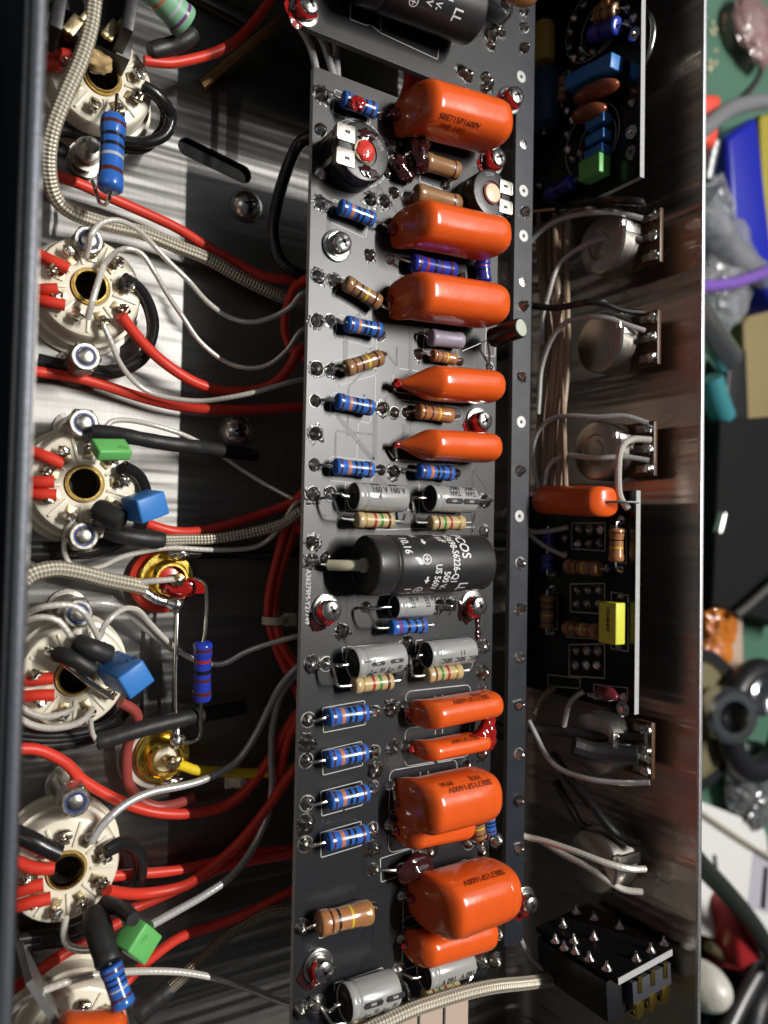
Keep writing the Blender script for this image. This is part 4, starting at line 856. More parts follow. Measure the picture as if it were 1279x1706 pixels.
corner_box('green box capacitor lying beside a black heat shrink tube on the third socket', (166, 752), (224, 752), (152, 729), (158, 766), 27, 'boxgreen', G2, [('47p', 1.6, (.6, .2, 0), (1, 0, 0), (0, 1, 0), mat('faded_green_ink', (.10, .36, .10), .5))])
corner_box('blue box capacitor tilted at the lower right of the third socket', (227, 834), (198, 830), (276, 817), (234, 875), 27, 'boxblue', G2)
corner_box('large blue box capacitor marked 47nK400 over the fourth socket', (196, 1131), (152, 1110), (243, 1102), (211, 1168), 32, 'boxblue', G2, [('47nK400', 1.75, (.40, .82, 0), (0, -1, 0), (-1, 0, 0), 'inkk')] if False else [])
_bx, _c = [o for o in sc.objects if o.get('label', '').startswith('large blue box')][0], None
flat_print('47nK400', 2.1, at(177, 1113, 33.3), (at(229, 1092, 34)-at(177, 1113, 33.3)).normalized(), Vector((.25, .85, .35)).normalized(), _bx, 'inkk', 1.1)
corner_box('green box capacitor hanging off the lower left socket above a blue resistor', (213, 1587), (184, 1571), (254, 1544), (225, 1614), 30, 'boxgreen', G2, [('10p', 1.5, (0, .4, .35), (0, 1, 0), (0, 0, -1), mat('faded_green_ink', (.10, .36, .10), .5))])
def free_res(label, a, b_, za, zb, r, kind, leads, **k):
    p1, p2 = at(*a, za), at(*b_, zb); return resistor(label, p1, p2, r, kind, [[at(*q[:2], q[2]) for q in L] for L in leads], None, lead_r=.45)
free_res('upright blue resistor with dark and silver bands on the top left socket', (189, 194), (183, 319), 22, 24, 2.85, 'blackend', [[(189, 200, 22), (193, 178, 18), (195, 158, 15)], [(183, 314, 24), (182, 330, 23), (175, 341, 20), (166, 338, 16), (160, 320, 13), (153, 300, 12)]])
free_res('blue resistor between the two gold jacks, vertical, on bent leads', (338, 1069), (336, 1168), 17, 14, 2.35, 'deep', [[(338, 1072, 17), (342, 1050, 17), (344, 1000, 16), (341, 972, 14), (324, 963, 12)], [(336, 1164, 14), (334, 1190, 13), (334, 1222, 12), (326, 1234, 11), (300, 1239, 10.5)]])
t = free_res('blue resistor under the green box capacitor at the lower left', (183, 1607), (207, 1678), 27, 30, 2.5, 'blackend', [[(184, 1610, 27), (176, 1590, 25)], [(206, 1675, 30), (216, 1712, 30)]])
free_res('pale green power resistor with violet band cropped by the top edge', (248, -28), (309, 40), 24, 20, 4.0, 'greenres', [[(307, 36, 20), (318, 50, 18), (320, 58, 17)]])
def heatshrink(label, pts, r, group='black heat shrink sleeves'):
    P = spline([at(*p) for p in pts], .9); n_ = len(P)
    R_ = [r*(1+.08*noise.noise(Vector((i*.35, pts[0][0], 0)))) * (.9 if i in (0, n_-1) else 1) for i in range(n_)]
    mb = MB(); mb.tube(P, R_, 14); o_ = mb.build('heat_shrink_sleeve', 'shrink', origin=P[0]); tag(o_, label, 'heat shrink', group)
heatshrink('black heat shrink tube running right from under the green box capacitor', [(154, 719, 17), (188, 722, 18), (228, 730, 19), (273, 738, 19), (313, 743, 18), (352, 748, 15), (426, 759, 9)], 1.75)
heatshrink('short fat black sleeve behind the tilted blue box capacitor', [(162, 848, 17), (180, 858, 19), (204, 870, 21)], 2.7)
heatshrink('glossy black sleeve from which the woven cable leaves toward the board', [(176, 884, 12), (200, 891, 13), (235, 897, 13), (271, 900, 12)], 2.1)
heatshrink('upper black sleeve feeding the large blue box capacitor', [(131, 1070, 19), (150, 1080, 21), (182, 1091, 20)], 2.3)
heatshrink('lower black sleeve beside the centre hole of the fourth socket', [(94, 1089, 17), (122, 1098, 20), (156, 1118, 20)], 1.9)
heatshrink('long black heat shrink tube slanting past the lower gold jack', [(161, 1237, 12), (234, 1215, 12), (310, 1196, 11), (340, 1190, 9), (406, 1178, 7)], 2.0)
heatshrink('fat black sleeve dropping from the lower left socket to a resistor', [(158, 1520, 17), (166, 1555, 22), (176, 1585, 25), (182, 1606, 27)], 3.0)
heatshrink('thin black sleeve from the lower left socket to the green capacitor', [(172, 1503, 17), (190, 1510, 20), (210, 1520, 24), (222, 1532, 28)], 1.7)
heatshrink('black sleeve end on the woven cable at the bottom left', [(223, 1694, 9), (250, 1670, 9), (283, 1646, 9)], 2.6)
heatshrink('short black sleeve from the green power resistor down to the socket', [(322, 55, 17), (306, 68, 17), (280, 78, 16), (250, 86, 16)], 2.1)
# ================================================================ wires
ZW = {}
def wire(name, label, m, r, pts, zs, cat='wire', group=None, ext=0, seg=10):
    n_ = len(pts); P = []
    for i, (u, v) in enumerate(pts):
        t_ = i/(n_-1)*(len(zs)-1); k = min(int(t_), len(zs)-2); z = zs[k]+(zs[k+1]-zs[k])*(t_-k); P.append(at(u, v, z))
    if ext > 0: P.append(P[-1]+Vector((9, 0, -1.5)))
    if ext < 0 or ext == 2:
        q = P[0]; P.insert(0, Vector((max(18.5, q.x-7), q.y+1, q.z-1)))
    mb = MB(); mb.tube(spline(P, 1.2), r, seg); o_ = mb.build(name, m, origin=P[0]); return tag(o_, label, cat, group)
RW, CW, BW = 'red wires', 'clear insulated wires', 'black wires'
wire('braided_cable', 'thick woven cable curving down from the top left corner past the first socket', 'braid', 1.75, [(158, -30), (156, 0), (150, 47), (133, 102), (106, 164), (86, 219), (80, 274), (90, 324), (117, 352), (168, 371), (235, 387), (293, 410), (352, 434), (410, 467), (469, 494)], [30, 26, 22, 14, 8, 6, 6], 'cable', 'woven shielded cables', 1, 16)
wire('red_wire', 'red wire running under the woven cable from upper left to the board', 'red', 1.3, [(70, 285), (86, 291), (129, 305), (176, 326), (235, 352), (293, 379), (332, 403), (391, 436), (440, 460), (489, 467)], [8, 7, 5, 5, 6, 10], group=RW, ext=2)
wire('red_wire', 'red wire arching up from the first socket toward the top edge', 'red', 1.25, [(240, 101), (262, 104), (293, 104), (352, 90), (391, 70), (418, 43), (440, 15), (462, -15)], [15, 15, 14, 14, 16], group=RW)
wire('black_wire', 'thick black wire passing under the board beside the left trimmer', 'blackw', 1.6, [(528, 225), (500, 238), (481, 274), (463, 332), (455, 391), (469, 436), (496, 455)], [30, 22, 18, 16, 16, 18], group=BW, ext=1)
for k, (dv, dz) in enumerate([(0, 15), (9, 12)]):
    wire('black_wire', ('outer' if not k else 'inner')+' black wire looped round the right of the top left socket', 'blackw', 1.45, [(238+k*4, 143+k*2), (258, 155+dv*.4), (274-k*5, 172), (285-k*9, 195), (274-k*7, 225-k*3), (235, 238+dv), (176, 230+dv), (120, 212+dv), (75, 205+dv)], [15, dz, dz-4, dz-5, 5, 5], group=BW, ext=0)
wire('clear_wire', 'clear wire over the upper nut that dips widest toward the board', 'clear', 0.69, [(143, 428), (147, 410), (152, 391), (168, 372), (195, 367), (227, 381), (254, 407), (281, 436), (313, 467), (344, 502), (379, 527), (418, 537), (457, 527), (485, 510), (507, 488)], [15, 19, 17, 12, 10, 12, 18, 24], group=CW, ext=1)
wire('clear_wire', 'clear wire from the second socket crossing the bright floor to the board', 'clear', 0.62, [(172, 443), (188, 424), (207, 414), (235, 422), (258, 455), (281, 494), (305, 529), (332, 568), (371, 600), (410, 613), (446, 608), (477, 584), (507, 548)], [15, 18, 16, 12, 12, 18, 24], group=CW, ext=1)
wire('clear_wire', 'clear wire hanging below the second socket and crossing the lower red wire', 'clear', 0.66, [(172, 541), (184, 568), (199, 604), (223, 635), (250, 654), (289, 664), (336, 668), (383, 662), (430, 652), (507, 632)], [15, 14, 10, 9, 14, 22, 26], group=CW, ext=1)
wire('jumper_wire', 'short clear jumper across the centre hole of the second socket', 'clear', .75, [(172, 443), (160, 480), (152, 508), (145, 531)], [15, 17, 17, 15], group=None)
wire('red_wire', 'red wire leaving the second socket and swooping right in a wide curve', 'red', 1.35, [(201, 525), (219, 549), (242, 576), (273, 604), (313, 631), (352, 647), (391, 653), (430, 649), (461, 635), (485, 608), (502, 580)], [15, 12, 9, 8, 10, 14, 18], group=RW, ext=1)
wire('red_wire', 'long straight red wire across the floor between second and third sockets', 'red', 1.3, [(59, 619), (117, 627), (176, 643), (235, 662), (293, 676), (352, 682), (430, 682), (507, 678)], [6, 5, 5, 7, 10, 14], group=RW, ext=2)
for k in range(2):
    wire('black_wire', ('upper' if not k else 'lower')+' black wire of the loop around the second socket', 'blackw', 1.35, [(207-k*2, 463+k*6), (231-k*4, 479+k*3), (248-k*4, 506), (256-k*3, 541), (248, 576+k*4), (229, 600+k*5), (188, 617+k*5), (129, 612+k*4), (63, 598+k*5)], [15, 12-k*3, 9-k*3, 7-k*2, 6, 5], group=BW, ext=-0)
for i, (pts, lb) in enumerate([([(64, 425), (90, 437), (114, 448)], 'short red wire at upper left of the second socket'), ([(60, 483), (76, 482), (96, 482)], 'upper of two short red stubs left of the second socket'), ([(60, 499), (80, 503), (108, 508)], 'lower of two short red stubs left of the second socket'),
    ([(50, 752), (76, 761), (105, 774)], 'short red wire at upper left of the third socket'), ([(48, 803), (68, 803), (90, 803)], 'upper of two short red stubs left of the third socket'), ([(48, 822), (70, 824), (94, 825)], 'lower of two short red stubs left of the third socket'),
    ([(38, 1134), (62, 1132), (88, 1130)], 'upper of two red stubs left of the fourth socket'), ([(36, 1160), (62, 1159), (90, 1158)], 'lower of two red stubs left of the fourth socket'),
    ([(24, 1434), (46, 1443), (66, 1447), (90, 1446)], 'curved red wire entering the lower left socket from the left'), ([(22, 1486), (44, 1480), (72, 1473)], 'upper red stub left of the lower left socket'), ([(22, 1510), (50, 1504), (84, 1496)], 'lower red stub left of the lower left socket'),
    ([(72, 90), (96, 91), (120, 91)], 'upper red stub at the top left socket behind the woven cable'), ([(72, 107), (84, 108), (100, 108)], 'lower red stub at the top left socket behind the woven cable')]):
    wire('red_wire', lb, 'red', 1.4, pts, [12, 14, 14.5], group=RW, ext=-1)
wire('clear_wire', 'clear wire arching over the black heat shrink tube at the third socket', 'clear', 0.62, [(170, 720), (184, 703), (211, 700), (250, 707), (297, 721), (332, 737), (371, 760), (410, 787), (450, 811), (502, 836)], [17, 16, 12, 10, 8, 10, 18], group=CW, ext=1)
for k in range(2):
    wire('black_wire', ('outer' if not k else 'inner')+' black wire from the third socket down behind the tilted blue box', 'blackw', 1.5, [(206-k*4, 777+k*4), (231-k*6, 793+k*3), (243-k*7, 823), (240-k*5, 860), (220, 890), (160, 908+k*10), (110, 912+k*10), (45, 912+k*13)], [15, 12-k*2, 9, 6, 5, 5], group=BW)
wire('braided_cable', 'woven cable leaving the glossy black sleeve toward the board', 'braid', 1.35, [(268, 900), (311, 899), (352, 898), (410, 889), (469, 873), (505, 850)], [12, 10, 12, 18, 24], 'cable', 'woven shielded cables', 1, 16)
wire('clear_wire', 'clear wire looping under the third socket and above the upper gold jack', 'clear', 0.66, [(125, 856), (111, 887), (106, 914), (115, 938), (137, 949), (168, 944), (203, 928), (254, 916), (293, 913), (352, 916), (410, 914), (442, 903), (469, 875), (497, 836)], [14, 10, 9, 10, 11, 14, 20], group=CW, ext=1)
wire('black_wire', 'black wire soldered to the top of the upper gold jack, running right', 'blackw', 1.4, [(312, 922), (332, 923), (391, 922), (440, 925), (500, 920)], [7, 7, 8, 12], group=BW, ext=1)
wire('red_wire', 'red wire emerging under the tilted blue box and rising to the board', 'red', 1.25, [(235, 866), (250, 874), (289, 885), (328, 885), (375, 875), (430, 858), (477, 840), (505, 825)], [8, 6, 7, 10, 16], group=RW, ext=1)
wire('braided_cable', 'thick woven cable coming from the left wall to the upper gold jack', 'braid', 1.85, [(38, 968), (52, 957), (70, 951), (98, 948), (137, 955), (176, 965), (219, 974), (240, 979)], [14, 14, 13, 11, 9.5], 'cable', 'woven shielded cables', 0, 16)
wire('cable_core', 'bare white core of the woven cable reaching the upper jack pin', 'clear', .75, [(231, 970), (255, 968), (289, 965)], [10.5, 12, 12.5], group=None)
wire('bus_wire', 'thin bare wire stretched straight between the two gold jacks', 'lead', .5, [(295, 1006), (294, 1060), (292, 1130), (293, 1222)], [10, 11, 11, 11])
wire('clear_wire', 'outermost clear loop above the fourth socket, from the left wall', 'clear', 0.70, [(35, 1028), (52, 1018), (78, 1010), (117, 1008), (141, 1022), (156, 1047), (165, 1066)], [14, 20, 20, 17], group=CW)
wire('clear_wire', 'inner clear loop above the fourth socket, from the left wall', 'clear', 0.70, [(34, 1040), (52, 1031), (74, 1028), (98, 1035), (117, 1059), (128, 1078)], [14, 18, 18, 17], group=CW)
wire('clear_wire', 'clear wire hooking over the fourth socket and diving behind the lone blue resistor', 'clear', 0.70, [(167, 1060), (172, 1045), (184, 1030), (207, 1014), (231, 1018), (250, 1039), (273, 1063), (300, 1086), (332, 1102), (371, 1106), (410, 1086), (453, 1071), (505, 1058)], [16, 19, 15, 10, 8, 12, 18, 24], group=CW, ext=1)
wire('clear_wire', 'grey clear wire lying behind the hooked one near the fourth socket', 'greyw', .9, [(135, 1008), (160, 1005), (188, 1008), (219, 1024), (250, 1053), (288, 1082)], [12, 13, 9, 6], group=CW)
wire('tinned_wire', 'thick tinned lead across the centre hole of the fourth socket', 'lead', .75, [(97, 1097), (125, 1118), (150, 1138), (182, 1158)], [15, 17, 17, 15])
wire('clear_wire', 'upper clear wire curling below the fourth socket', 'clear', 0.75, [(30, 1174), (48, 1186), (72, 1194), (98, 1191), (122, 1181)], [12, 14, 15], group=CW)
wire('clear_wire', 'lower clear wire curling below the fourth socket', 'clear', 0.79, [(30, 1194), (48, 1206), (78, 1213), (117, 1209), (143, 1196), (154, 1178)], [12, 14, 15], group=CW)
wire('tinned_wire', 'short bare lead dropping from the fourth socket to the long black tube', 'clear', .6, [(150, 1184), (151, 1205), (154, 1223), (163, 1237)], [15, 13, 12])
for k in range(3):
    wire('black_wire', ('upper', 'middle', 'lower')[k]+' black wire curving beneath the fourth socket', 'blackw', 1.45, [(30, 1222+k*9), (80, 1226+k*8), (130, 1222+k*7), (180, 1208+k*5), (214-k*4, 1180+k*4), (228-k*4, 1150), (215, 1120)], [5, 5, 5, 7, 10], group=BW)
wire('red_wire', 'red wire sweeping from the lower left wall in a long U toward the board', 'red', 1.35, [(26, 1247), (45, 1247), (70, 1251), (109, 1271), (137, 1299), (184, 1327), (235, 1348), (281, 1356), (324, 1354), (371, 1344), (410, 1317), (447, 1268), (469, 1230), (500, 1185)], [9, 8, 6, 5, 6, 10, 16], group=RW, ext=2)
wire('dull_red_wire', 'dull pinkish red wire hooking round under the lower gold jack', 'darkred', 1.3, [(200, 1170), (220, 1181), (229, 1195), (222, 1215), (212, 1245), (211, 1285), (215, 1308), (235, 1334), (266, 1344), (297, 1338), (324, 1328)], [12, 10, 6, 4, 4, 5], group=None)
wire('yellow_wire', 'yellow wire leaving the lower gold jack to the right', 'yellow', 1.3, [(294, 1273), (308, 1277), (330, 1284), (371, 1286), (410, 1288), (469, 1286), (505, 1275)], [10, 9, 8, 9, 14], ext=1)
wire('grey_clear_wire', 'grey clear wire curving from the lower left socket up past the gold jack', 'greyw', .95, [(152, 1404), (164, 1383), (184, 1360), (215, 1336), (254, 1319), (305, 1309), (344, 1297), (391, 1272), (422, 1231), (450, 1176), (469, 1141), (505, 1105)], [15, 15, 13, 12, 12, 15, 20], group=CW, ext=1)
wire('grey_clear_wire', 'grey clear wire dropping from the board to the lower green capacitor', 'greyw', .95, [(252, 1541), (297, 1516), (344, 1489), (387, 1458), (422, 1411), (446, 1356), (453, 1309), (452, 1260), (454, 1211), (469, 1155), (505, 1118)], [24, 18, 14, 13, 14, 18], group=CW, ext=1)
wire('red_wire', 'red wire from the right of the lower left socket climbing to the board', 'red', 1.35, [(178, 1484), (205, 1488), (235, 1489), (281, 1483), (320, 1469), (371, 1430), (410, 1391), (450, 1340), (495, 1280)], [15, 10, 8, 9, 12, 18], group=RW, ext=1)
wire('red_wire', 'deep-lying red wire running level right of the lower left socket', 'red', 1.25, [(150, 1462), (235, 1455), (273, 1453), (332, 1442), (391, 1426), (440, 1419), (500, 1413)], [4, 4, 4, 6, 10], group=RW, ext=1)
wire('red_wire', 'red wire second from below crossing behind the clear wire to the board', 'red', 1.25, [(205, 1520), (225, 1512), (254, 1500), (313, 1473), (371, 1446), (430, 1432), (500, 1420)], [5, 4, 5, 7, 12], group=RW, ext=1)
wire('red_wire', 'red wire rising from the bottom left wall under the lower left socket', 'red', 1.35, [(15, 1653), (30, 1642), (59, 1622), (109, 1587), (156, 1561), (200, 1535)], [12, 10, 7, 5, 4], group=RW, ext=0)
wire('red_wire', 'lowest red wire, bowing beneath the green capacitor toward the board', 'red', 1.3, [(160, 1695), (176, 1674), (192, 1655), (219, 1626), (254, 1594), (301, 1561), (352, 1544), (410, 1522), (500, 1478)], [10, 8, 6, 6, 8, 14], group=RW, ext=1)
wire('braided_cable', 'olive woven cable rising from the bottom sleeve to the board edge', braid('olive_woven', (.38, .34, .25), .55, .38, 6, 1.15, .35, .0004), 1.6, [(279, 1650), (305, 1626), (344, 1591), (383, 1555), (422, 1531), (450, 1519), (500, 1510)], [9, 8, 9, 12, 16], 'cable', 'woven shielded cables', 1, 16)
wire('clear_wire', 'clear wire arching over the floor at the very bottom left', 'clear', 0.84, [(15, 1688), (30, 1674), (66, 1653), (129, 1630), (176, 1622), (242, 1618), (305, 1620), (360, 1630), (410, 1645), (495, 1674)], [14, 18, 18, 14, 14, 18], group=CW, ext=1)
wire('black_wire', 'thick black wire entering the lower left socket from upper left', 'blackw', 2.0, [(24, 1388), (45, 1397), (65, 1407), (98, 1422)], [14, 16, 16], group=BW)
for k in range(2):
    wire('black_wire', ('outer' if not k else 'inner')+' black wire looped right of the lower left socket', 'blackw', 1.4, [(174, 1417+k*5), (192, 1407+k*5), (211-k*2, 1403+k*6), (233-k*5, 1424), (235-k*6, 1458), (221-k*4, 1481), (190, 1510), (120, 1552+k*10), (30, 1565+k*12)], [15, 13, 10-k*3, 6, 5, 5], group=BW)
wire('clear_wire', 'short clear wire curled below the lower left socket', 'clear', 0.84, [(109, 1528), (106, 1556), (114, 1576), (141, 1583), (170, 1578)], [15, 15, 17, 19], group=CW)
for k, pts in enumerate([[(515, 462), (490, 480), (474, 533), (482, 576), (510, 600)], [(512, 812), (486, 850), (458, 945), (447, 1004), (450, 1043), (465, 1090), (490, 1140), (505, 1180)], [(512, 826), (494, 870), (468, 950), (457, 1004), (461, 1043), (476, 1085), (510, 1130)], [(505, 1180), (478, 1240), (455, 1330), (410, 1400), (350, 1440), (230, 1456), (150, 1464)], [(512, 870), (490, 885), (478, 875), (486, 855), (510, 850)]]):
    wire('red_wire', ['red wire bent sharply at the board edge beside the brown askew resistor', 'left strand of the red bundle hanging left of the big black capacitor', 'right strand of the red bundle hanging left of the big black capacitor', 'dim red wire deep in shade left of the lower resistors', 'small red loop at the board edge above the red bundle'][k], 'red', 1.2, pts, [22, 12, 5, 4, 4] if k == 3 else [22, 14, 12, 14, 18], group=RW)
# white tie base, cable tie
p = at(403, 1303, 4); t = thing('tie_mount', Vector((p.x, p.y, 0)), 'small white nylon mount on the shaded floor near the yellow wire', 'tie mount')
mb = MB(); mb.lathe(Vector((p.x, p.y, 0)), Vector((0, 0, 1)), [(0, 2.6, 0), (1, 2.6, 0), (2, 2.0, 0), (4.5, 1.7, 0), (5.2, 1.0, 0), (5.2, .02, 0)], 14); mb.build('body', 'white', t)
mb = MB(); mb.box(Matrix.Translation(Vector((p.x, p.y, .6))), (7, 4.5, 1.0), .3); mb.build('foot', 'white', t)
p = at(457, 1033, 14); t = thing('cable_tie', p, 'cream cable tie around the red bundle left of the board', 'cable tie')
mb = MB(); mb.lathe(p-Vector((0, 1, 0)), Vector((0, 1, 0)), [(0, 3.3, 0), (2, 3.3, 0), (2, 2.9, 0), (0, 2.9, 0)], 20, caps=False); mb.build('strap', 'nylon', t)
mb = MB(); mb.box(Matrix.Translation(p+Vector((4.4, 0, 0))), (3, 3.4, 2.6), .3); mb.build('tie_head', 'nylon', t)
# black terminal block, top left
t = thing('terminal_block', at(120, 30, 18), 'black moulded block with gold contacts in the top left corner', 'connector')
def blk(pts, size, z, m='plastic', nm='block'):
    mb = MB()
    for (u, v, zz), s in zip(pts, size): mb.box(Matrix.Translation(at(u, v, zz))@Matrix.Rotation(-.12, 4, 'Z'), s, .4)
    return mb.build(nm, m, t)
blk([(150, 70, 16), (150, 10, 22)], [(17, 5, 8), (17, 9, 4)], 0)
blk([(212, 20, 27)], [(2.4, 14, 10)], 0, 'plastic', 'side_fin'); blk([(95, 20, 24)], [(2.4, 13, 10)], 0, 'plastic', 'side_fin')
for (u, v) in ((122, 42), (186, 50)):
    mb = MB(); R_ = Matrix.Translation(at(u, v, 27))@Matrix.Rotation(-.5, 4, 'Z'); mb.box(R_, (2.4, 4.6, .9), .2); mb.box(R_@Matrix.Translation((.6, 3.2, .6)), (1.0, 2.6, .9), .2); mb.box(R_@Matrix.Translation((-.5, -2.2, .3)), (1.4, 1.0, 1.3), .2); mb.build('gold_contact', 'terminal', t)
mb = MB(); mb.blob(at(164, 103, 22), (2.8, 2.3, 2.2), 3, .2, .8, seed=2); o_ = mb.build('ceramic_bead', mat('tan_bead', (.52, .36, .17), .35), origin=at(164, 103, 22)); tag(o_, 'small tan ceramic bead below the black block at the top left', 'bead')
# bottom left bracket and orange cap
t = thing('metal_bracket', at(70, 1680, 0), 'thin angled grey metal bracket in the bottom left corner', 'bracket')
mb = MB(); a_, b_ = at(42, 1640, 24), at(92, 1716, 24); d = (b_-a_).normalized(); nn = Vector((-d.y, d.x, 0))
for p_, q_ in (((a_, b_), 1.4),):
    i = len(mb.v)
    for zz in (0, 24):
        for e, s in ((a_, 0), (b_, 0), (b_, 1), (a_, 1)): mb.v.append(Vector((e.x, e.y, zz))+nn*s*1.5)
    for f in ((0, 1, 2, 3), (7, 6, 5, 4), (0, 4, 5, 1), (1, 5, 6, 2), (2, 6, 7, 3), (3, 7, 4, 0)): mb.face([i+k for k in f])
mb.build('upright_plate', mat('grey_bracket', (.20, .20, .19), .4, .5), t, smooth=False)
film_cap('orange capacitor in the bottom left corner, mostly cut off by the frame', at(92, 1732, 28), at(208, 1720, 30), 9, 8, taper=4)
# copper-coloured strip and floor joints near the top
p = at(345, 140, 0); o_ = None
mb = MB(); a_, b_ = at(470, 30, 8), at(335, 142, .8); mb.tube([a_, a_.lerp(b_, .5), b_], 1.5, 8); o_ = mb.build('copper_strap', mat('copper_strap', (.36, .21, .09), .4, .9, bump=.2), origin=b_); tag(o_, 'dull copper coloured strap slanting across the floor at the top', 'strap')
mb = MB(); mb.box(Matrix.Translation(at(400, 28, 1.6))@Matrix.Rotation(-.12, 4, 'Z'), (44, 4, 3.0), .5); o_ = mb.build('floor_seam', 'steel', origin=at(400, 28, 0)); tag(o_, 'raised steel seam along the floor at the top left', 'metal seam')
for k, pts in enumerate([[(492, 34), (514, 70), (524, 104), (528, 130)], [(512, 30), (536, 66), (548, 100), (556, 130)], [(556, 50), (560, 90), (562, 130)]]):
    wire('clear_wire', ['left', 'middle', 'right'][k]+' clear wire crossing the gap between the two boards', 'greyw', .95, pts, [32, 30, 32], group=CW)
for k in range(3):
    wire('red_wire', ['left', 'middle', 'right'][k]+' red wire glimpsed in the gap above the top orange capacitor', 'red', 1.2, [(684+k*12, 110+k*4), (680+k*12, 135), (672+k*12, 165), (668+k*12, 200)], [30, 22, 20], group=RW)
mb = MB(); mb.box(Matrix.Translation(at(735, 132, 30))@Matrix.Rotation(0, 4, 'Z'), (9, 7, 1), .1); o_ = mb.build('paper_tag', 'white', origin=at(735, 138, 26)); tag(o_, 'white tag showing in the gap between the two boards', 'tag')
wire('braided_cable', 'pale woven cable passing under the lower end of the main board to the right', 'braid', 1.75, [(600, 1722), (642, 1702), (683, 1683), (730, 1667), (777, 1653), (824, 1643), (880, 1637), (936, 1628), (985, 1604)], [47, 47, 46, 46, 40, 30], 'cable', 'woven shielded cables', 0, 16)
mb = MB(); c_ = at(700, 1712, 36); mb.box(Matrix.Translation(c_), (30, 14, 1.2), .2)
for k in range(3): mb.box(Matrix.Translation(c_+Vector((-9+k*8, 0, .8))), (.5, 14, .5), .05, 1)
o_ = mb.build('grooved_panel', [mat('beige_panel', (.52, .40, .32), .5, var=.15, scale=40), 'fr4dark'], origin=c_); tag(o_, 'grooved beige panel at the bottom below the woven cable', 'panel')
# ================================================================ right wall: controls and side boards
XW = XR
def pot(u, v, lb, plain=True, lug=True, r=8.6):
    c = onx(u, v, 167); X = Vector((1, 0, 0)); t = thing('potentiometer', Vector((XW, c.y, c.z)), lb, 'potentiometer', 'control pots on the right wall')
    mb = MB(); mb.lathe(c, X, ([(.15, .02, 0), (.15, r*.30, 0), (.55, r*.34, 0), (.55, r*.5, 0), (0, r*.54, 0)] if not plain else [(0, .02, 0)])+[(0, r*.86, 0), (.2, r*.94, 0), (.8, r, 0), (9, r, 0), (9, r*.4, 0)], 40, caps=False); mb.lathe(c+X*9, X, [(0, 4, 0), (XW-c.x-9, 4, 0)], 16); mb.build('can', 'pot', t, angle=30)
    mb = MB(); mb.box(Matrix.Translation(c+Vector((5.5, 2.5, r*.72))), (9, 3, r*.62), .2); mb.box(Matrix.Translation(c+Vector((1.2, 3.4, r*.9))), (3.2, 2.0, 1.4), .2); mb.build('fold_tab', 'screwsteel', t)
    if lug:
        mb = MB(); mb.box(Matrix.Translation(c+Vector((9.2, 0, r*1.05))), (1.6, 15.5, 10), .5); mb.build('terminal_plate', 'phenolic', t)
        for k in (-1, 0, 1):
            q = c+Vector((8.0, k*5.6, 12.2)); mb = MB(); mb.box(Matrix.Translation(q-Vector((0, 0, 1.6))), (.6, 2.0, 4.6), .1); lg = mb.build('lug', 'tin', t)
            mb = MB(); mb.blob(q+Vector((-.3, 0, .2)), (1.3, 1.5, 1.5), 3, .2, 1, seed=k+u); mb.build('solder', 'solder', lg, origin=Vector(t['_o']))
    return t
pot(1000, 405, 'uppermost control pot with round brown back and three soldered lugs', False)
pot(996, 570, 'second control pot from the top with a smooth plain back'); pot(990, 750, 'third control pot with a dimpled back and a white jumper', False)
pot(985, 1238, 'control pot half hidden under black sleeves below the lettered side board'); pot(985, 1436, 'lowest control pot with a shiny rim, joined by two pale wires', lug=False)
ra, rb = 'clear wires to the control pots', None
def rw(lb, pts, xs, m='greyw', r=.75, nm='clear_wire', grp=ra, cat='wire'):
    n_ = len(pts); P = []
    for i, (u, v) in enumerate(pts):
        t_ = i/(n_-1)*(len(xs)-1); k = min(int(t_), len(xs)-2); P.append(onx(u, v, xs[k]+(xs[k+1]-xs[k])*(t_-k)))
    mb = MB(); mb.tube(spline(P, 1.2), r, 9); o_ = mb.build(nm, m, origin=P[-1]); return tag(o_, lb, cat, grp)
rw('upper pale wire curving into the top lug pair of the first pot', [(868, 430), (888, 397), (919, 372), (957, 359), (998, 354), (1032, 355), (1070, 364)], [152, 158, 162, 172])
rw('lower pale wire from the first pot drooping down along the rail', [(902, 574), (905, 523), (914, 489), (922, 461), (933, 439), (953, 421), (988, 402), (1022, 396), (1070, 398)], [158, 159, 163, 173])
rw('black wire from the rail to the top lug of the second pot', [(875, 509), (885, 509), (926, 513), (977, 504), (1005, 506), (1039, 518), (1072, 521)], [149, 155, 162, 173], 'blackw', .95, 'black_wire', None)
rw('pale wire drooping from the middle lug of the second pot', [(896, 690), (898, 660), (902, 612), (919, 564), (943, 537), (977, 528), (1012, 530), (1046, 542), (1074, 551)], [158, 158, 162, 173])
rw('pale wire looping from the third pot top lug down to the rail side', [(902, 830), (896, 808), (888, 763), (895, 722), (919, 698), (950, 693), (994, 695), (1039, 693), (1080, 705)], [158, 157, 162, 174])
rw('pale wire to the lowest lug of the third pot', [(905, 830), (909, 804), (916, 775), (943, 759), (994, 763), (1039, 761), (1081, 767)], [158, 159, 164, 174])
rw('white jumper from the third pot bending down to the lettered side board', [(1084, 733), (1053, 732), (1035, 746), (1030, 780), (1032, 825), (1046, 848)], [174, 166, 164, 167], 'clear', .95, 'jumper_wire', None)
rw('copper lead from the rail solder joint pointing right', [(876, 354), (900, 351), (924, 348)], [149, 152, 155], mat('copper_lead', (.70, .36, .18), .25, 1), .4, 'copper_lead', None)
rw('upper black lead lying above the first pot', [(905, 350), (990, 336), (1060, 336), (1069, 341)], [160, 164, 172], 'blackw', 1.2, 'black_wire', None)
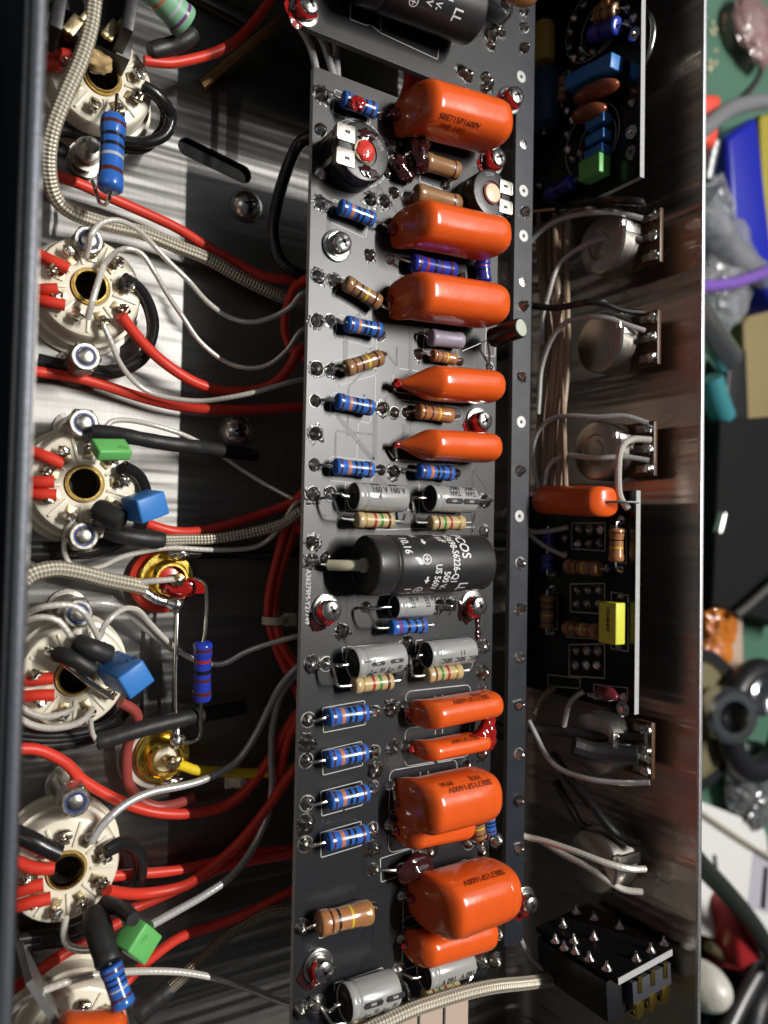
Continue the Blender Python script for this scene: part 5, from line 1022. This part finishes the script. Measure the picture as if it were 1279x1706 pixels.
for k, (a_, b_, c_) in enumerate([((899, 350), (908, 560), (893, 845)), ((922, 350), (931, 540), (912, 845)), ((903, 375), (916, 560), (895, 800)), ((916, 385), (925, 560), (906, 810)), ((928, 380), (936, 580), (918, 830)), ((942, 400), (946, 600), (930, 830)), ((910, 420), (938, 520), (942, 820))]):
    rw(['outermost left', 'thin middle', 'first inner', 'second inner', 'third inner', 'fourth inner', 'fifth inner'][k]+' brown wire of the bundle behind the rail, counted from the left', [(a_[0]+4, 285), (a_[0]+(k*5)%7-2, a_[1]+40), ((a_[0]+b_[0])/2+(k*3)%6-2, (a_[1]+b_[1])/2+20), b_, ((c_[0]+b_[0])/2-2, (c_[1]+b_[1])/2), c_], [174, 161, 163, 160], 'brownw', .85, 'brown_wire', 'brown wire bundle on the right wall')
rw('upper black sleeve crossing the fourth pot', [(880, 1212), (905, 1214), (943, 1219), (994, 1228), (1076, 1231)], [156, 160, 165, 172], 'shrink', 1.5, 'black_wire', None)
rw('fat black sleeve on the fourth pot with a bare silver end', [(955, 1243), (985, 1252), (1020, 1256), (1062, 1259)], [158, 164, 170], 'shrink', 2.6, 'black_sleeve', None)
rw('bare silver lead from the fat black sleeve to a lug of the fourth pot', [(1062, 1259), (1072, 1262), (1084, 1268)], [170, 173, 174], 'lead', .8, 'silver_lead', None)
rw('pale wire sagging below the fourth pot to its lowest lug', [(880, 1200), (895, 1230), (909, 1257), (933, 1281), (977, 1297), (1029, 1304), (1082, 1304)], [155, 158, 164, 173])
rw('upper of two pale wires to the lowest pot', [(862, 1390), (879, 1395), (909, 1402), (960, 1419), (1005, 1436), (1046, 1447), (1074, 1448)], [150, 155, 163, 174], 'clear', .9)
rw('lower of two pale wires to the lowest pot', [(900, 1400), (936, 1422), (977, 1443), (1012, 1467), (1039, 1482), (1070, 1486)], [160, 163, 168, 175], 'clear', .9)
rw('black wire angling down to the lowest pot', [(920, 1255), (953, 1302), (988, 1345), (1012, 1375), (1035, 1396), (1064, 1408)], [166, 168, 174], 'blackw', 1.3, 'black_wire', None)
rw('second black wire looping deeper behind the lowest pot', [(925, 1300), (948, 1340), (968, 1374), (985, 1380)], [168, 170, 172], 'blackw', 1.2, 'black_wire', None)
# ---- side board A (top) and B (middle): upright boards facing left
XA = 168.0
def vboard(y0, y1, z0, z1, lb, x0=XA):
    t = thing('side_board', Vector((x0, (y0+y1)/2, z0)), lb, 'circuit board', 'upright boards on the right wall')
    mb = MB(); mb.prism([(y0, z0), (y1, z0), (y1, z1), (y0, z1)], 0, 1.7, 0, 1, Matrix(((0, 0, 1, x0), (1, 0, 0, 0), (0, 1, 0, 0), (0, 0, 0, 1)))); mb.build('board_panel', ['darkmask', 'fr4'], t, smooth=False)
    for yy in (y0+6, y1-6):
        mb = MB(); mb.lathe(Vector((x0+1.7, yy, z0+12)), Vector((1, 0, 0)), [(0, 2, 0), (XW-x0-1.7, 2, 0)], 12); mb.build('spacer', 'screwsteel', t)
    return t
A1 = onx(1066, 294, XA); bA = vboard(A1.y, 176, 14, A1.z, 'dark upright side board with blue and brown parts at the upper right', XA)
B0, B1 = onx(1060, 817, XA), onx(1054, 1190, XA); bB = vboard(B1.y, B0.y, 16, B0.z, 'dark upright side board with printed squares in the middle right', XA)
def vj(parent, u, v, r=1.3, k=None):
    p = onx(u, v, XA); place(JOINT[random.randrange(6) if k is None else k], 'solder_joint', p, r, parent, rot=(0, -math.pi/2, 0))
skA = Silk(0, XA-.04); skB = Silk(0, XA-.04)
skA.circle(onx(985, 40, XA-.04), 10.5, .25); skA.circle(onx(1000, 45, XA-.04), 7.5, .25); skA.circle(onx(985, 235, XA-.04), 10.5, .25); skA.circle(onx(995, 235, XA-.04), 7.0, .25)
skA.mb.build('silkscreen', 'silk', bA, smooth=False)['kind'] = 'stuff'
flat_print('H', 2.2, onx(1047, 268, XA), Vector((0, 1, 0)), Vector((0, 0, 1)), bA, 'silk', -.06)
for u, v in [(972, 8), (956, 30), (949, 55), (947, 80), (955, 97), (969, 83), (970, 98), (988, 87), (953, 200), (945, 225), (945, 250), (953, 266), (966, 255), (1055, 30), (1043, 16), (1043, 40), (1052, 172), (898, 310), (945, 122), (943, 185)]: vj(bA, u, v, 1.2)
def eyelet(parent, u, v, r=2.0):
    p = onx(u, v, XA); mb = MB(); mb.lathe(p, Vector((-1, 0, 0)), [(0.02, r, 0), (.25, r*.9, 0), (.25, r*.5, 0), (1.0, r*.42, 0), (1.3, .02, 0)], 18); mb.build('screw_eyelet', 'screwsteel', parent)
eyelet(bA, 1056, 57); eyelet(bA, 1051, 220); ring_pad(bA, onx(1050, 253, XA-.02), 1.8, .6, Vector((-1, 0, 0)))
GA = 'parts on the upper right side board'
def vbox(u, v, ztop_u, sz, lb, m, rx=0):
    """box standing out of board A: its lit upper end is the face measured at (u, v)"""
    x = XA-sz[0]/2-.8; p = onx(u, v, x); c = Vector((x, p.y, p.z-sz[2]/2)); t = thing('box_capacitor', Vector((XA, c.y, c.z)), lb, 'capacitor', GA)
    mb = MB(); mb.box(Matrix.Translation(c)@Matrix.Rotation(rx, 4, 'X'), sz, .35); mb.build('body', m, t, angle=60)
    for s in (1, -1):
        mb = MB(); mb.tube([c+Vector((sz[0]/2-.3, 0, s*sz[2]*.3)), c+Vector((sz[0]/2+1.2, 0, s*sz[2]*.3))], .3, 6); mb.build('lead', 'lead', t)
vbox(1028, 97, 0, (5.0, 4.2, 18), 'long blue box capacitor on the upper right board, lit end pale', 'boxblue', .12)
vbox(1012, 195, 0, (3.5, 2.8, 7), 'highest of three small blue box capacitors in a column', 'boxblue'); vbox(1012, 222, 0, (3.5, 2.8, 7), 'middle of three small blue box capacitors in a column', 'boxblue')
vbox(1010, 247, 0, (3.5, 2.8, 7), 'lowest of three small blue box capacitors, touching the green one', 'boxblue'); vbox(1008, 272, 0, (4.8, 5.6, 8), 'green box capacitor at the lower end of the upper right board', 'boxgreen')
for (u, v, l, lb, tilt) in [(1026, 126, 17, 'larger brown disc capacitor on the upper right board', .15), (1006, 168, 13, 'smaller brown disc capacitor above the three blue boxes', .2)]:
    x = XA-4; p = onx(u, v, x); c = Vector((x, p.y-1, p.z-l/2+1)); t = thing('disc_capacitor', Vector((XA, c.y, c.z)), lb, 'capacitor', GA)
    mb = MB(); bm_ = bmesh.new(); bmesh.ops.create_icosphere(bm_, subdivisions=3, radius=1); mb.bm(bm_, Matrix.Translation(c)@Matrix.Rotation(tilt, 4, 'X')@Matrix.Diagonal((3.6, 2.5, l/2, 1))); mb.build('body', 'disc', t)
    for s in (1, -1): mb = MB(); mb.tube([c+Vector((2, 0, s*l*.25)), c+Vector((4.2, 0, s*l*.25))], .3, 6); mb.build('lead', 'lead', t)
def vres(a_, b_, r, kind, lb, off=None, grp=GA):
    x = XA-r-.5; p1, p2 = onx(*a_, x), onx(*b_, x); d = (p2-p1).normalized()
    resistor(lb, p1, p2, r, kind, [[p1+d*.3, p1-d*1.5, p1-d*2.2+Vector((r+.5, 0, 0))], [p2-d*.3, p2+d*1.5, p2+d*2.2+Vector((r+.5, 0, 0))]], grp, lead_r=.32)
vres((938, 130), (936, 168), 1.7, 'tan', 'slim tan resistor standing left of the brown disc capacitors'); vres((992, 30), (1028, 16), 2.0, 'tan', 'tan resistor near the top right edge of the frame')
vres((995, 20), (1020, 2), 1.8, 'wide', 'orange brown resistor cropped at the top of the side board'); vres((985, 58), (1030, 42), 2.5, 'deep', 'dark blue resistor with a pale band at the upper right'); vres((912, 325), (955, 302), 2.2, 'deep', 'dim blue resistor at the lower left of the upper side board')
def vcyl(u0, v0, u1, v1, r, lb, m, x=None):
    x = x or XA-r-.6; p1, p2 = onx(u0, v0, x), onx(u1, v1, x); a_ = (p2-p1).normalized(); L = (p2-p1).length; t = thing('film_capacitor', Vector((XA, (p1.y+p2.y)/2, p1.z)), lb, 'capacitor', GA)
    mb = MB(); mb.lathe(p1, a_, [(0, r*.75, 0), (.3, r*.95, 0), (.8, r, 0), (L-.8, r, 0), (L-.3, r*.95, 0), (L, r*.75, 0)], 24); mb.build('body', m, t)
    mb = MB(); mb.tube([p1-a_*2.5, p1+a_*.5], .35, 6); mb.tube([p2-a_*.5, p2+a_*2.5], .35, 6); mb.build('lead', 'lead', t)
vcyl(905, 42, 905, 108, 3.6, 'ochre film capacitor beside the rail at the upper right', 'darkyellow'); vcyl(906, 122, 906, 212, 4.6, 'dark teal blue capacitor standing in shade below the ochre one', mat('dark_teal', (.02, .06, .12), .4))
# silver ring handle at the outer face of board A
p = onx(1068, 65, XA+4); mb = MB(); pts = [p+Vector((0, 8*math.cos(a), -2+6.0*math.sin(a))) for a in [math.pi*k/12 for k in range(13)]]; mb.tube(pts, 1.0, 10); o_ = mb.build('silver_loop', 'screwsteel', origin=p); tag(o_, 'bright silver loop behind the upper right side board', 'metal loop')
# ---- board B furniture
for (x0, y0, x1, y1) in [(952, 871, 1008, 918), (950, 972, 1007, 1023), (948, 1073, 1007, 1130)]:
    skB.px([(x0, y0+1), (x1, y0), (x1, y1), (x0, y1-4)], .25, True)
    for j in range(3):
        for i in range(2): vj(bB, x0+11+j*18-i, y0+11+i*24, 1.35)
for q in [(1017, 876, 1043, 939), (1018, 986, 1046, 1085), (913, 1124, 966, 1147), (989, 1140, 1045, 1168), (944, 934, 1003, 958), (942, 1035, 1001, 1065), (905, 990, 928, 1049)]: skB.px([(q[0], q[1]), (q[2], q[1]+6), (q[2], q[3]), (q[0], q[3]-4)], .22, True)
skB.mb.build('silkscreen', 'silk', bB, smooth=False)['kind'] = 'stuff'
flat_print('4362748-2', 1.7, onx(978, 1160, XA), Vector((0, 0, 1)), Vector((0, 1, 0)), bB, 'silk', .06)
for u, v in [(1034, 866), (1033, 948), (1010, 947), (1034, 993), (1030, 1077), (1038, 1160), (940, 897), (940, 924), (919, 957), (920, 979), (918, 1054), (912, 1152), (1046, 845)]: vj(bB, u, v, 1.2)
eyelet(bB, 1037, 1181, 2.2)
GB = 'parts on the middle right side board'
vres((1027, 880), (1026, 936), 2.1, 'orangetan', 'tan resistor upright near the top right of the middle side board', grp=GB)
vres((944, 943), (1000, 948), 2.2, 'tan', 'brown resistor between the upper and middle printed squares', grp=GB); vres((942, 1046), (998, 1052), 2.2, 'tan', 'brown resistor between the middle and lower printed squares', grp=GB)
vres((913, 886), (913, 912), 2.0, 'deep', 'upper dim blue resistor at the left of the middle side board', grp=GB); vres((912, 922), (912, 950), 2.0, 'deep', 'lower dim blue resistor at the left of the middle side board', grp=GB); vres((912, 992), (911, 1048), 2.2, 'tan', 'dim brown resistor upright at the left of the middle side board', grp=GB)
p1, p2 = onx(1010, 836, 160), onx(897, 832, 160)
film_cap('orange capacitor lying across the top end of the middle side board', p1, p2, 8.6, 8.5, taper=2.6, n=2.4, up=Vector((-1, 0, 0)), group=None)
mb = MB(); mb.tube(spline([p1+Vector((0, 0, -1)), p1+Vector((2, 0, 2)), Vector((XA, p1.y, p1.z+4))]), .4, 8); o_ = mb.build('capacitor_lead', 'lead', origin=p1); o_.parent = [o for o in sc.objects if o.get('label', '').startswith('orange capacitor lying across')][0]; o_.location = (p1-Vector(o_.parent['_o']))*MM
x = XA-2.6; q0, q1 = onx(1020, 1003, x), onx(1019, 1072, x); c = (q0+q1)/2; t = thing('box_capacitor', Vector((XA, c.y, c.z)), 'bright yellow box capacitor with black print on the middle side board', 'capacitor', GB)
mb = MB(); mb.box(Matrix.Translation(c), (4.0, (q0-q1).length, 6.2), .4); mb.build('body', 'boxyellow', t, angle=60)
flat_print('100nM400', 1.6, c+Vector((-2.0, 4.6, -.2)), Vector((0, -1, 0)), Vector((0, 0, 1)), t, 'inkk', -.08 if False else .08); flat_print('WIMA', 1.5, c+Vector((-2.0, 4.2, -2.4)), Vector((0, -1, 0)), Vector((0, 0, 1)), t, 'inkk', .08) if False else None
flat_print('630', 1.5, c+Vector((-2.0, 5.4, -2.6)), Vector((0, 0, 1)), Vector((0, 1, 0)), t, 'inkk', .08)
p = onx(1010, 1156, XA-3); t = thing('disc_capacitor', p, 'small maroon disc capacitor at the lower end of the middle side board', 'capacitor', GB); mb = MB(); mb.blob(p, (2.2, 2.0, 4.0), 3, .1, .7); mb.build('body', 'reddisc', t)
mb = MB(); mb.tube([p, p+Vector((3, 0, -2))], .3, 6); mb.build('lead', 'lead', t)
rw('upper pale wire ending on the middle side board beside the first square', [(872, 880), (890, 886), (918, 884), (946, 878)], [156, 162, 166]); rw('lower pale wire ending on the middle side board beside the first square', [(872, 875), (886, 893), (909, 911), (940, 926)], [156, 162, 167])
rw('pale violet wire dropping from the lower end of the middle side board', [(938, 1215), (946, 1180), (955, 1164), (972, 1152)], [162, 164, 167]); rw('short tan wire at the lower left of the middle side board', [(888, 1190), (898, 1170), (910, 1154), (922, 1148)], [158, 162, 167], 'brownw')
# ---- jack board at the lower right
t = thing('jack_connector', at(1015, 1620, 20), 'black jack with its own small tilted board and gold contacts at the lower right', 'jack')
F0, F1 = at(1029, 1630, 62.5), at(1119, 1581, 62.5); ex = F1-F0; exn = ex.normalized(); up_ = Vector((0, 0, 1)); fy = up_.cross(exn); LX, LY = ex.length, 17.0
R_ = Matrix((exn, fy, up_)).transposed().to_4x4()      # the little board stands upright; its lit top edge runs F0-F1
def onface(u, v):
    r = _ray(u, v); return CAM+r*((F0-CAM).dot(fy)/r.dot(fy))
mb = MB(); mb.box(Matrix.Translation(F0+exn*LX*.5-fy*.85-up_*15)@R_, (LX, 1.7, 30), .05); mb.build('board_panel', 'darkmask', t, smooth=False)
mb = MB(); mb.box(Matrix.Translation(F0+exn*LX*.5-fy*.85+up_*.06)@R_, (LX, 1.74, .2), .03); mb.build('board_edge', 'fr4', t, smooth=False)
for u, v in [(925, 1568), (940, 1580), (956, 1568), (958, 1586), (989, 1563), (982, 1598), (1011, 1614), (1060, 1598), (1084, 1584), (1106, 1572), (938, 1542), (1032, 1545), (990, 1530), (960, 1520)]:
    q = onface(u, v); mb = MB(); mb.lathe(q, fy, [(0, 1.4, 0), (.4, 1.05, 0), (.9, .6, 0), (1.5, .42, 0), (2.2, .35, 0), (2.4, .02, 0)], 12); mb.build('solder_pin', 'solder', t)
mb = MB(); mb.box(Matrix.Translation(F0+exn*LX*.42-fy*7.6-up_*16)@R_, (LX*.95, 11, 26), 1.0); mb.build('plug_body', 'plastic', t)
mb = MB(); mb.box(Matrix.Translation(F0+exn*LX*.62-fy*6.6-up_*2.2)@R_, (LX*.72, 6.0, 4), .4); mb.build('contact_bar', mat('dark_grey_plastic', (.05, .05, .06), .45), t)
for k in range(3):
    q = F0+exn*LX*(.38+.24*k)
    mb = MB(); mb.box(Matrix.Translation(q-fy*4.6)@R_, (1.2, 4.6, .6), .15); mb.box(Matrix.Translation(q-fy*11.2-up_*.6)@R_, (3.0, 4.4, .9), .25); mb.box(Matrix.Translation(q-fy*13.4-up_*1.6)@R_, (3.0, .8, 2.6), .25); mb.build('gold_contact', 'gold', t)
wire('clear_wire', 'pale wire drooping from the lacquered screw to the black jack', 'greyw', .75, [(862, 1516), (861, 1546), (878, 1587), (909, 1618), (943, 1645), (974, 1661), (994, 1655), (1006, 1632)], [34, 34, 36, 40, 45], group=None)
# ================================================================ bench clutter beyond the right wall
def tube_thing(nm, lb, cat, pts, r, m, seg=14):
    P = spline([at(*q) for q in pts], 4); mb = MB(); mb.tube(P, r, seg); o_ = mb.build(nm, m, origin=P[0]); return tag(o_, lb, cat)
ZT = -72
def slab(nm, lb, cat, quad, z0, z1, m, bev=2.0):
    mb = MB(); bm_ = bmesh.new(); vs = []
    for zz in (z0, z1):
        for u, v in quad: q = at(u, v, z1); vs.append(bm_.verts.new((q.x, q.y, zz)))
    for f in ((3, 2, 1, 0), (4, 5, 6, 7), (0, 1, 5, 4), (1, 2, 6, 5), (2, 3, 7, 6), (3, 0, 4, 7)): bm_.faces.new([vs[k] for k in f])
    bmesh.ops.recalc_face_normals(bm_, faces=bm_.faces[:])
    if bev: bmesh.ops.bevel(bm_, geom=bm_.edges[:], offset=bev, segments=3, profile=.6, affect='EDGES')
    mb.bm(bm_, Matrix()); c_ = at(*quad[0], z1); o_ = mb.build(nm, m, origin=Vector((c_.x, c_.y, z0)), angle=50); return tag(o_, lb, cat)
t = slab('alligator_clip', 'orange red plastic clip handle behind the right wall near the top', 'clip', [(1168, 152), (1206, 156), (1198, 245), (1172, 240)], -50, -28, mat('coral_plastic', (.75, .085, .05), .4), 4)
tube_thing('clip_shaft', 'dark ribbed metal shaft below the orange red clip', 'clip', [(1186, 236, -40), (1180, 262, -42), (1172, 300, -44)], 4.5, mat('ribbed_steel', (.20, .21, .21), .35, .8, bump=.6, scale=900))
tube_thing('grey_cable', 'grey cable crossing the green mat in the upper right', 'cable', [(1150, 228, -20), (1175, 212, -22), (1210, 185, -28), (1250, 172, -34), (1300, 168, -40)], 4.0, mat('grey_cable', (.20, .20, .21), .45))
tube_thing('thin_cable', 'thin grey lead curving down to the orange red clip', 'cable', [(1205, 178, -60), (1235, 168, -66), (1262, 135, -70), (1275, 100, -70), (1290, 60, -70)], 1.4, mat('dark_grey_cable', (.07, .07, .07), .45))
slab('blue_box', 'deep blue glossy plastic box at the upper right beyond the wall', 'box', [(1212, 226), (1262, 190), (1300, 520), (1222, 380)], -72, -40, mat('deep_blue_plastic', (.012, .02, .36), .3), 4)
slab('yellow_edge', 'olive yellow strip right of the blue box at the frame edge', 'strip', [(1266, 190), (1310, 190), (1330, 420), (1276, 420)], -72, -50, mat('olive_yellow', (.34, .28, .02), .5))
tube_thing('purple_cable', 'purple cable crossing the plastic bags beyond the right wall', 'cable', [(1140, 478, -10), (1175, 477, -14), (1220, 472, -18), (1260, 459, -24), (1310, 440, -30)], 2.9, mat('purple_cable', (.20, .10, .44), .4))
def bag(nm, lb, pts, r, m, seed, flat=.5, amp=1):
    mb = MB()
    for k, (u, v, z, s) in enumerate(pts):
        bm_ = bmesh.new(); bmesh.ops.create_icosphere(bm_, subdivisions=5, radius=1); c_ = at(u, v, z)
        for q in bm_.verts:
            n1 = noise.noise(q.co*2.3+Vector((seed, k, 0))); n2 = abs(noise.noise(q.co*5+Vector((seed*2, k, 1)))); q.co *= r*s*(1+amp*(.22*n1-.20*n2)); q.co.z *= flat
        mb.bm(bm_, Matrix.Translation(c_))
    o_ = mb.build(nm, m, origin=at(*pts[0][:3]), angle=30); return tag(o_, lb, 'plastic bag')
cling = mat('clear_plastic_film', (.70, .71, .74), .15, trans=.75, coat=.6, bump=.5, scale=90, ior=1.3)
bag('plastic_bag', 'crumpled clear plastic bag beside the deep blue box', [(1190, 350, -50, 1.0), (1200, 420, -48, 1.2), (1190, 480, -50, 1.2), (1215, 450, -55, 1.1), (1185, 520, -52, .8)], 20, cling, 3)
tube_thing('plastic_sleeve', 'pale translucent plastic tube across the blue box', 'plastic tube', [(1168, 330, -30), (1195, 380, -34), (1230, 430, -40), (1300, 480, -44)], 7, cling)
bag('plastic_bag', 'crumpled clear plastic with red print at the top right corner', [(1255, 40, -62, 1.0), (1268, 75, -62, .7)], 18, mat('red_tinted_film', (.60, .38, .38), .2, trans=.6, coat=.6, var=.5, scale=40, bump=.5), 5, .35, .6)
p1, p2 = at(1165, 525, -35), at(1212, 598, -45); tube_thing('metal_tube', 'brushed aluminium tube end pointing down right beyond the wall', 'metal tube', [(1150, 505, -33), (1180, 552, -38), (1212, 598, -45)], 7.5, mat('aluminium', (.75, .73, .70), .3, 1), 24)
tube_thing('teal_clip', 'translucent teal plastic cap below the aluminium tube', 'plastic cap', [(1182, 630, -55), (1190, 660, -56), (1203, 695, -58)], 7, mat('teal_plastic', (.06, .30, .34), .3, trans=.25), 20)
slab('khaki_box', 'khaki cardboard box at the right edge of the picture', 'box', [(1238, 505), (1320, 500), (1320, 755), (1246, 755)], -72, -58, mat('khaki_card', (.22, .165, .065), .6, var=.2, scale=30))
slab('black_case', 'black instrument case lying on the mat right of the wall', 'case', [(1201, 700), (1330, 690), (1330, 1050), (1188, 1010)], -72, -52, mat('black_case', (.006, .007, .007), .75, spec=.2))
slab('dark_tray', 'dark green black tray against the right wall, middle height', 'tray', [(1120, 900), (1200, 895), (1205, 1060), (1120, 1060)], -72, -60, mat('dark_tray', (.010, .016, .014), .8, spec=.2))
slab('black_block', 'small black block right of the aluminium tube', 'block', [(1215, 590), (1245, 580), (1250, 720), (1206, 720)], -72, -58, 'plastic')
p = at(1202, 885, -48); tube_thing('steel_screw', 'short bright threaded screw lying on the black case', 'screw', [(1196, 888, -48), (1200, 872, -48), (1204, 856, -48)], 2.4, mat('thread_steel', (.7, .7, .68), .25, 1, bump=.8, scale=900))
tube_thing('black_lead', 'thin dark lead sloping over the black case', 'cable', [(1225, 1025, -46), (1250, 1005, -46), (1300, 960, -46)], 2.2, mat('dark_grey_cable', (.07, .07, .07), .45))
bag('resin_lump', 'amber and orange glue lump on pale card beyond the right wall', [(1196, 1050, -56, 1.0), (1192, 1085, -56, .9)], 13, mat('amber_resin', (.55, .17, .02), .15, coat=.8, var=.6, scale=60, bump=.4), 2)
slab('pale_card', 'pale pinkish crumpled card under the amber glue', 'card', [(1180, 1040), (1238, 1025), (1240, 1130), (1175, 1120)], -72, -62, mat('pink_card', (.42, .31, .24), .6, var=.35, scale=60, bump=.6))
def coil(nm, lb, cat, u, v, z, R_, r, m, squash=1):
    c_ = at(u, v, z); P = [c_+Vector((R_*math.cos(a), R_*squash*math.sin(a), 0)) for a in [2*math.pi*k/40 for k in range(41)]]; mb = MB(); mb.tube(P, r, 12, caps=False); o_ = mb.build(nm, m, origin=c_); return tag(o_, lb, cat)
c_ = at(1165, 1200, -50); mb = MB(); mb.lathe(c_, Vector((0, 0, 1)), [(-20, 36, 0), (0, 36, 0), (0, 30, 1), (-2, 29, 1), (-2, .02, 1)], 48); o_ = mb.build('round_tin', ['plastic', mat('olive_pad', (.16, .14, .07), .7, var=.35, scale=60, bump=.4)], origin=c_); tag(o_, 'round black rimmed tin with an olive pad at the right', 'tin')
c_ = at(1212, 1190, -40); mb = MB(); mb.lathe(c_, Vector((-.4, 0, 1)), [(-4, 14, 0), (4, 14, 0), (6, 12, 0), (6, 8, 0), (-4, 7.5, 0)], 30, caps=False); o_ = mb.build('silver_collar', mat('polished_steel', (.75, .75, .75), .15, 1), origin=c_); tag(o_, 'shiny silver collar on the round tin', 'collar')
coil('black_hose', 'thick black hose looping at the right frame edge', 'hose', 1262, 1200, -45, 26, 7, 'plastic')
c_ = at(1262, 1160, -40); mb = MB(); mb.lathe(c_, Vector((0, 0, 1)), [(-3, 10, 0), (3, 10, 0), (4, 8, 0), (2, 5, 0), (2, .02, 0)], 24); o_ = mb.build('silver_dial', mat('polished_steel', (.75, .75, .75), .15, 1), origin=c_); tag(o_, 'silver knob above the black hose at the right edge', 'knob')
bag('foil_bag', 'grey sparkling foil bag on the green mat at the lower right', [(1250, 1290, -60, 1.0), (1262, 1330, -60, .9), (1240, 1310, -62, .8)], 19, mat('foil', (.34, .35, .36), .2, .7, bump=.9, scale=120, var=.5), 9, .45)
slab('white_card', 'white plastic tray with rounded corner at the lower right', 'tray', [(1100, 1290), (1262, 1372), (1290, 1440), (1250, 1640), (1100, 1555)], -72, -66, 'white', 0) if False else None
t = thing('white_tray', at(1200, 1450, ZT), 'white plastic tray with a slot and rounded corner at the lower right', 'tray')
def flat(nm, pts, z, m, th=3):
    mb = MB(); P = [at(u, v, z) for u, v in pts]; mb.prism([(p.x, p.y) for p in P][::-1], z-th, z); return mb.build(nm, m, t, smooth=False)
flat('tray_panel', [(1120, 1310), (1169, 1336), (1262, 1373), (1272, 1380), (1277, 1395), (1282, 1450), (1300, 1560), (1250, 1580), (1169, 1557), (1120, 1545)], -60, 'white', 12)
flat('slot_mark', [(1187, 1425), (1193, 1424), (1197, 1458), (1195, 1492), (1190, 1492), (1192, 1458)], -59.7, 'plastic', .3)
flat('grey_label', [(1256, 1415), (1300, 1420), (1300, 1530), (1246, 1510)], -59.7, mat('grey_label', (.45, .44, .50), .5), .3); flat('label_bar', [(1273, 1444), (1280, 1445), (1275, 1515), (1267, 1512)], -59.4, 'plastic', .3)
tube_thing('string', 'thin tan string lying over the white tray', 'string', [(1140, 1335, -56), (1175, 1358, -57), (1230, 1395, -57), (1300, 1440, -57)], .9, mat('tan_string', (.38, .34, .24), .7))
tube_thing('black_cable', 'thick black cable slanting over the white tray at the lower right', 'cable', [(1140, 1410, -20), (1172, 1446, -25), (1215, 1492, -32), (1250, 1535, -38), (1300, 1610, -44)], 4.6, mat('black_cable', (.022, .024, .022), .42))
slab('red_clip', 'dark red plastic clip under the black cable at the lower right', 'clip', [(1222, 1508), (1240, 1500), (1276, 1600), (1236, 1620)], -72, -46, mat('dark_red_plastic', (.30, .015, .018), .35), 4)
slab('red_case', 'dark red tool grip below the white tray', 'grip', [(1200, 1580), (1260, 1590), (1262, 1625), (1205, 1615)], -72, -58, mat('dark_red_plastic', (.30, .015, .018), .35), 4)
tube_thing('tool_rod', 'short brass rod end pointing left from the dark red grip', 'rod', [(1180, 1576, -58), (1205, 1592, -58), (1225, 1602, -58)], 2.8, mat('old_brass', (.45, .36, .2), .35, .9))
slab('black_sheet', 'black sheet covering the bench at the lower right', 'sheet', [(1100, 1560), (1340, 1580), (1340, 1800), (1100, 1800)], -72, -68, mat('black_sheet', (.006, .007, .007), .8, spec=.2), .5)
bag('cream_bead', 'pale cream knob peeping past the wall at the bottom right', [(1168, 1640, -40, 1)], 11, mat('cream', (.60, .57, .50), .35), 4, 1.4, .1)
tube_thing('tool_bar', 'dark grey metal bar slanting at the bottom right corner', 'bar', [(1205, 1725, -52), (1240, 1655, -54), (1290, 1570, -56)], 5, mat('gunmetal', (.09, .09, .09), .35, .7))
tube_thing('tool_bar', 'black jointed tool arm beside the grey bar at the bottom right corner', 'bar', [(1245, 1725, -50), (1262, 1668, -52), (1300, 1630, -54)], 8, 'plastic')
mb = MB(); random.seed(3)
for k in range(16):
    c_ = at(random.choice([1182, 1190, 1196, 1200, 1185]), random.choice([92, 100, 105, 98, 45, 22]), ZT); mb.blob(c_+Vector((random.uniform(-5, 5), random.uniform(-5, 5), .5)), (random.uniform(.8, 2.4), random.uniform(.8, 2), .6), 1, .3, 1, seed=k)
o_ = mb.build('crumbs', mat('pale_crumb', (.5, .46, .30), .7), origin=at(1190, 100, ZT)); tag(o_, 'pale crumbs scattered on the green mat at the upper right', 'crumbs', kind='stuff')
for o_ in sc.objects:
    if '_o' in o_: del o_['_o']
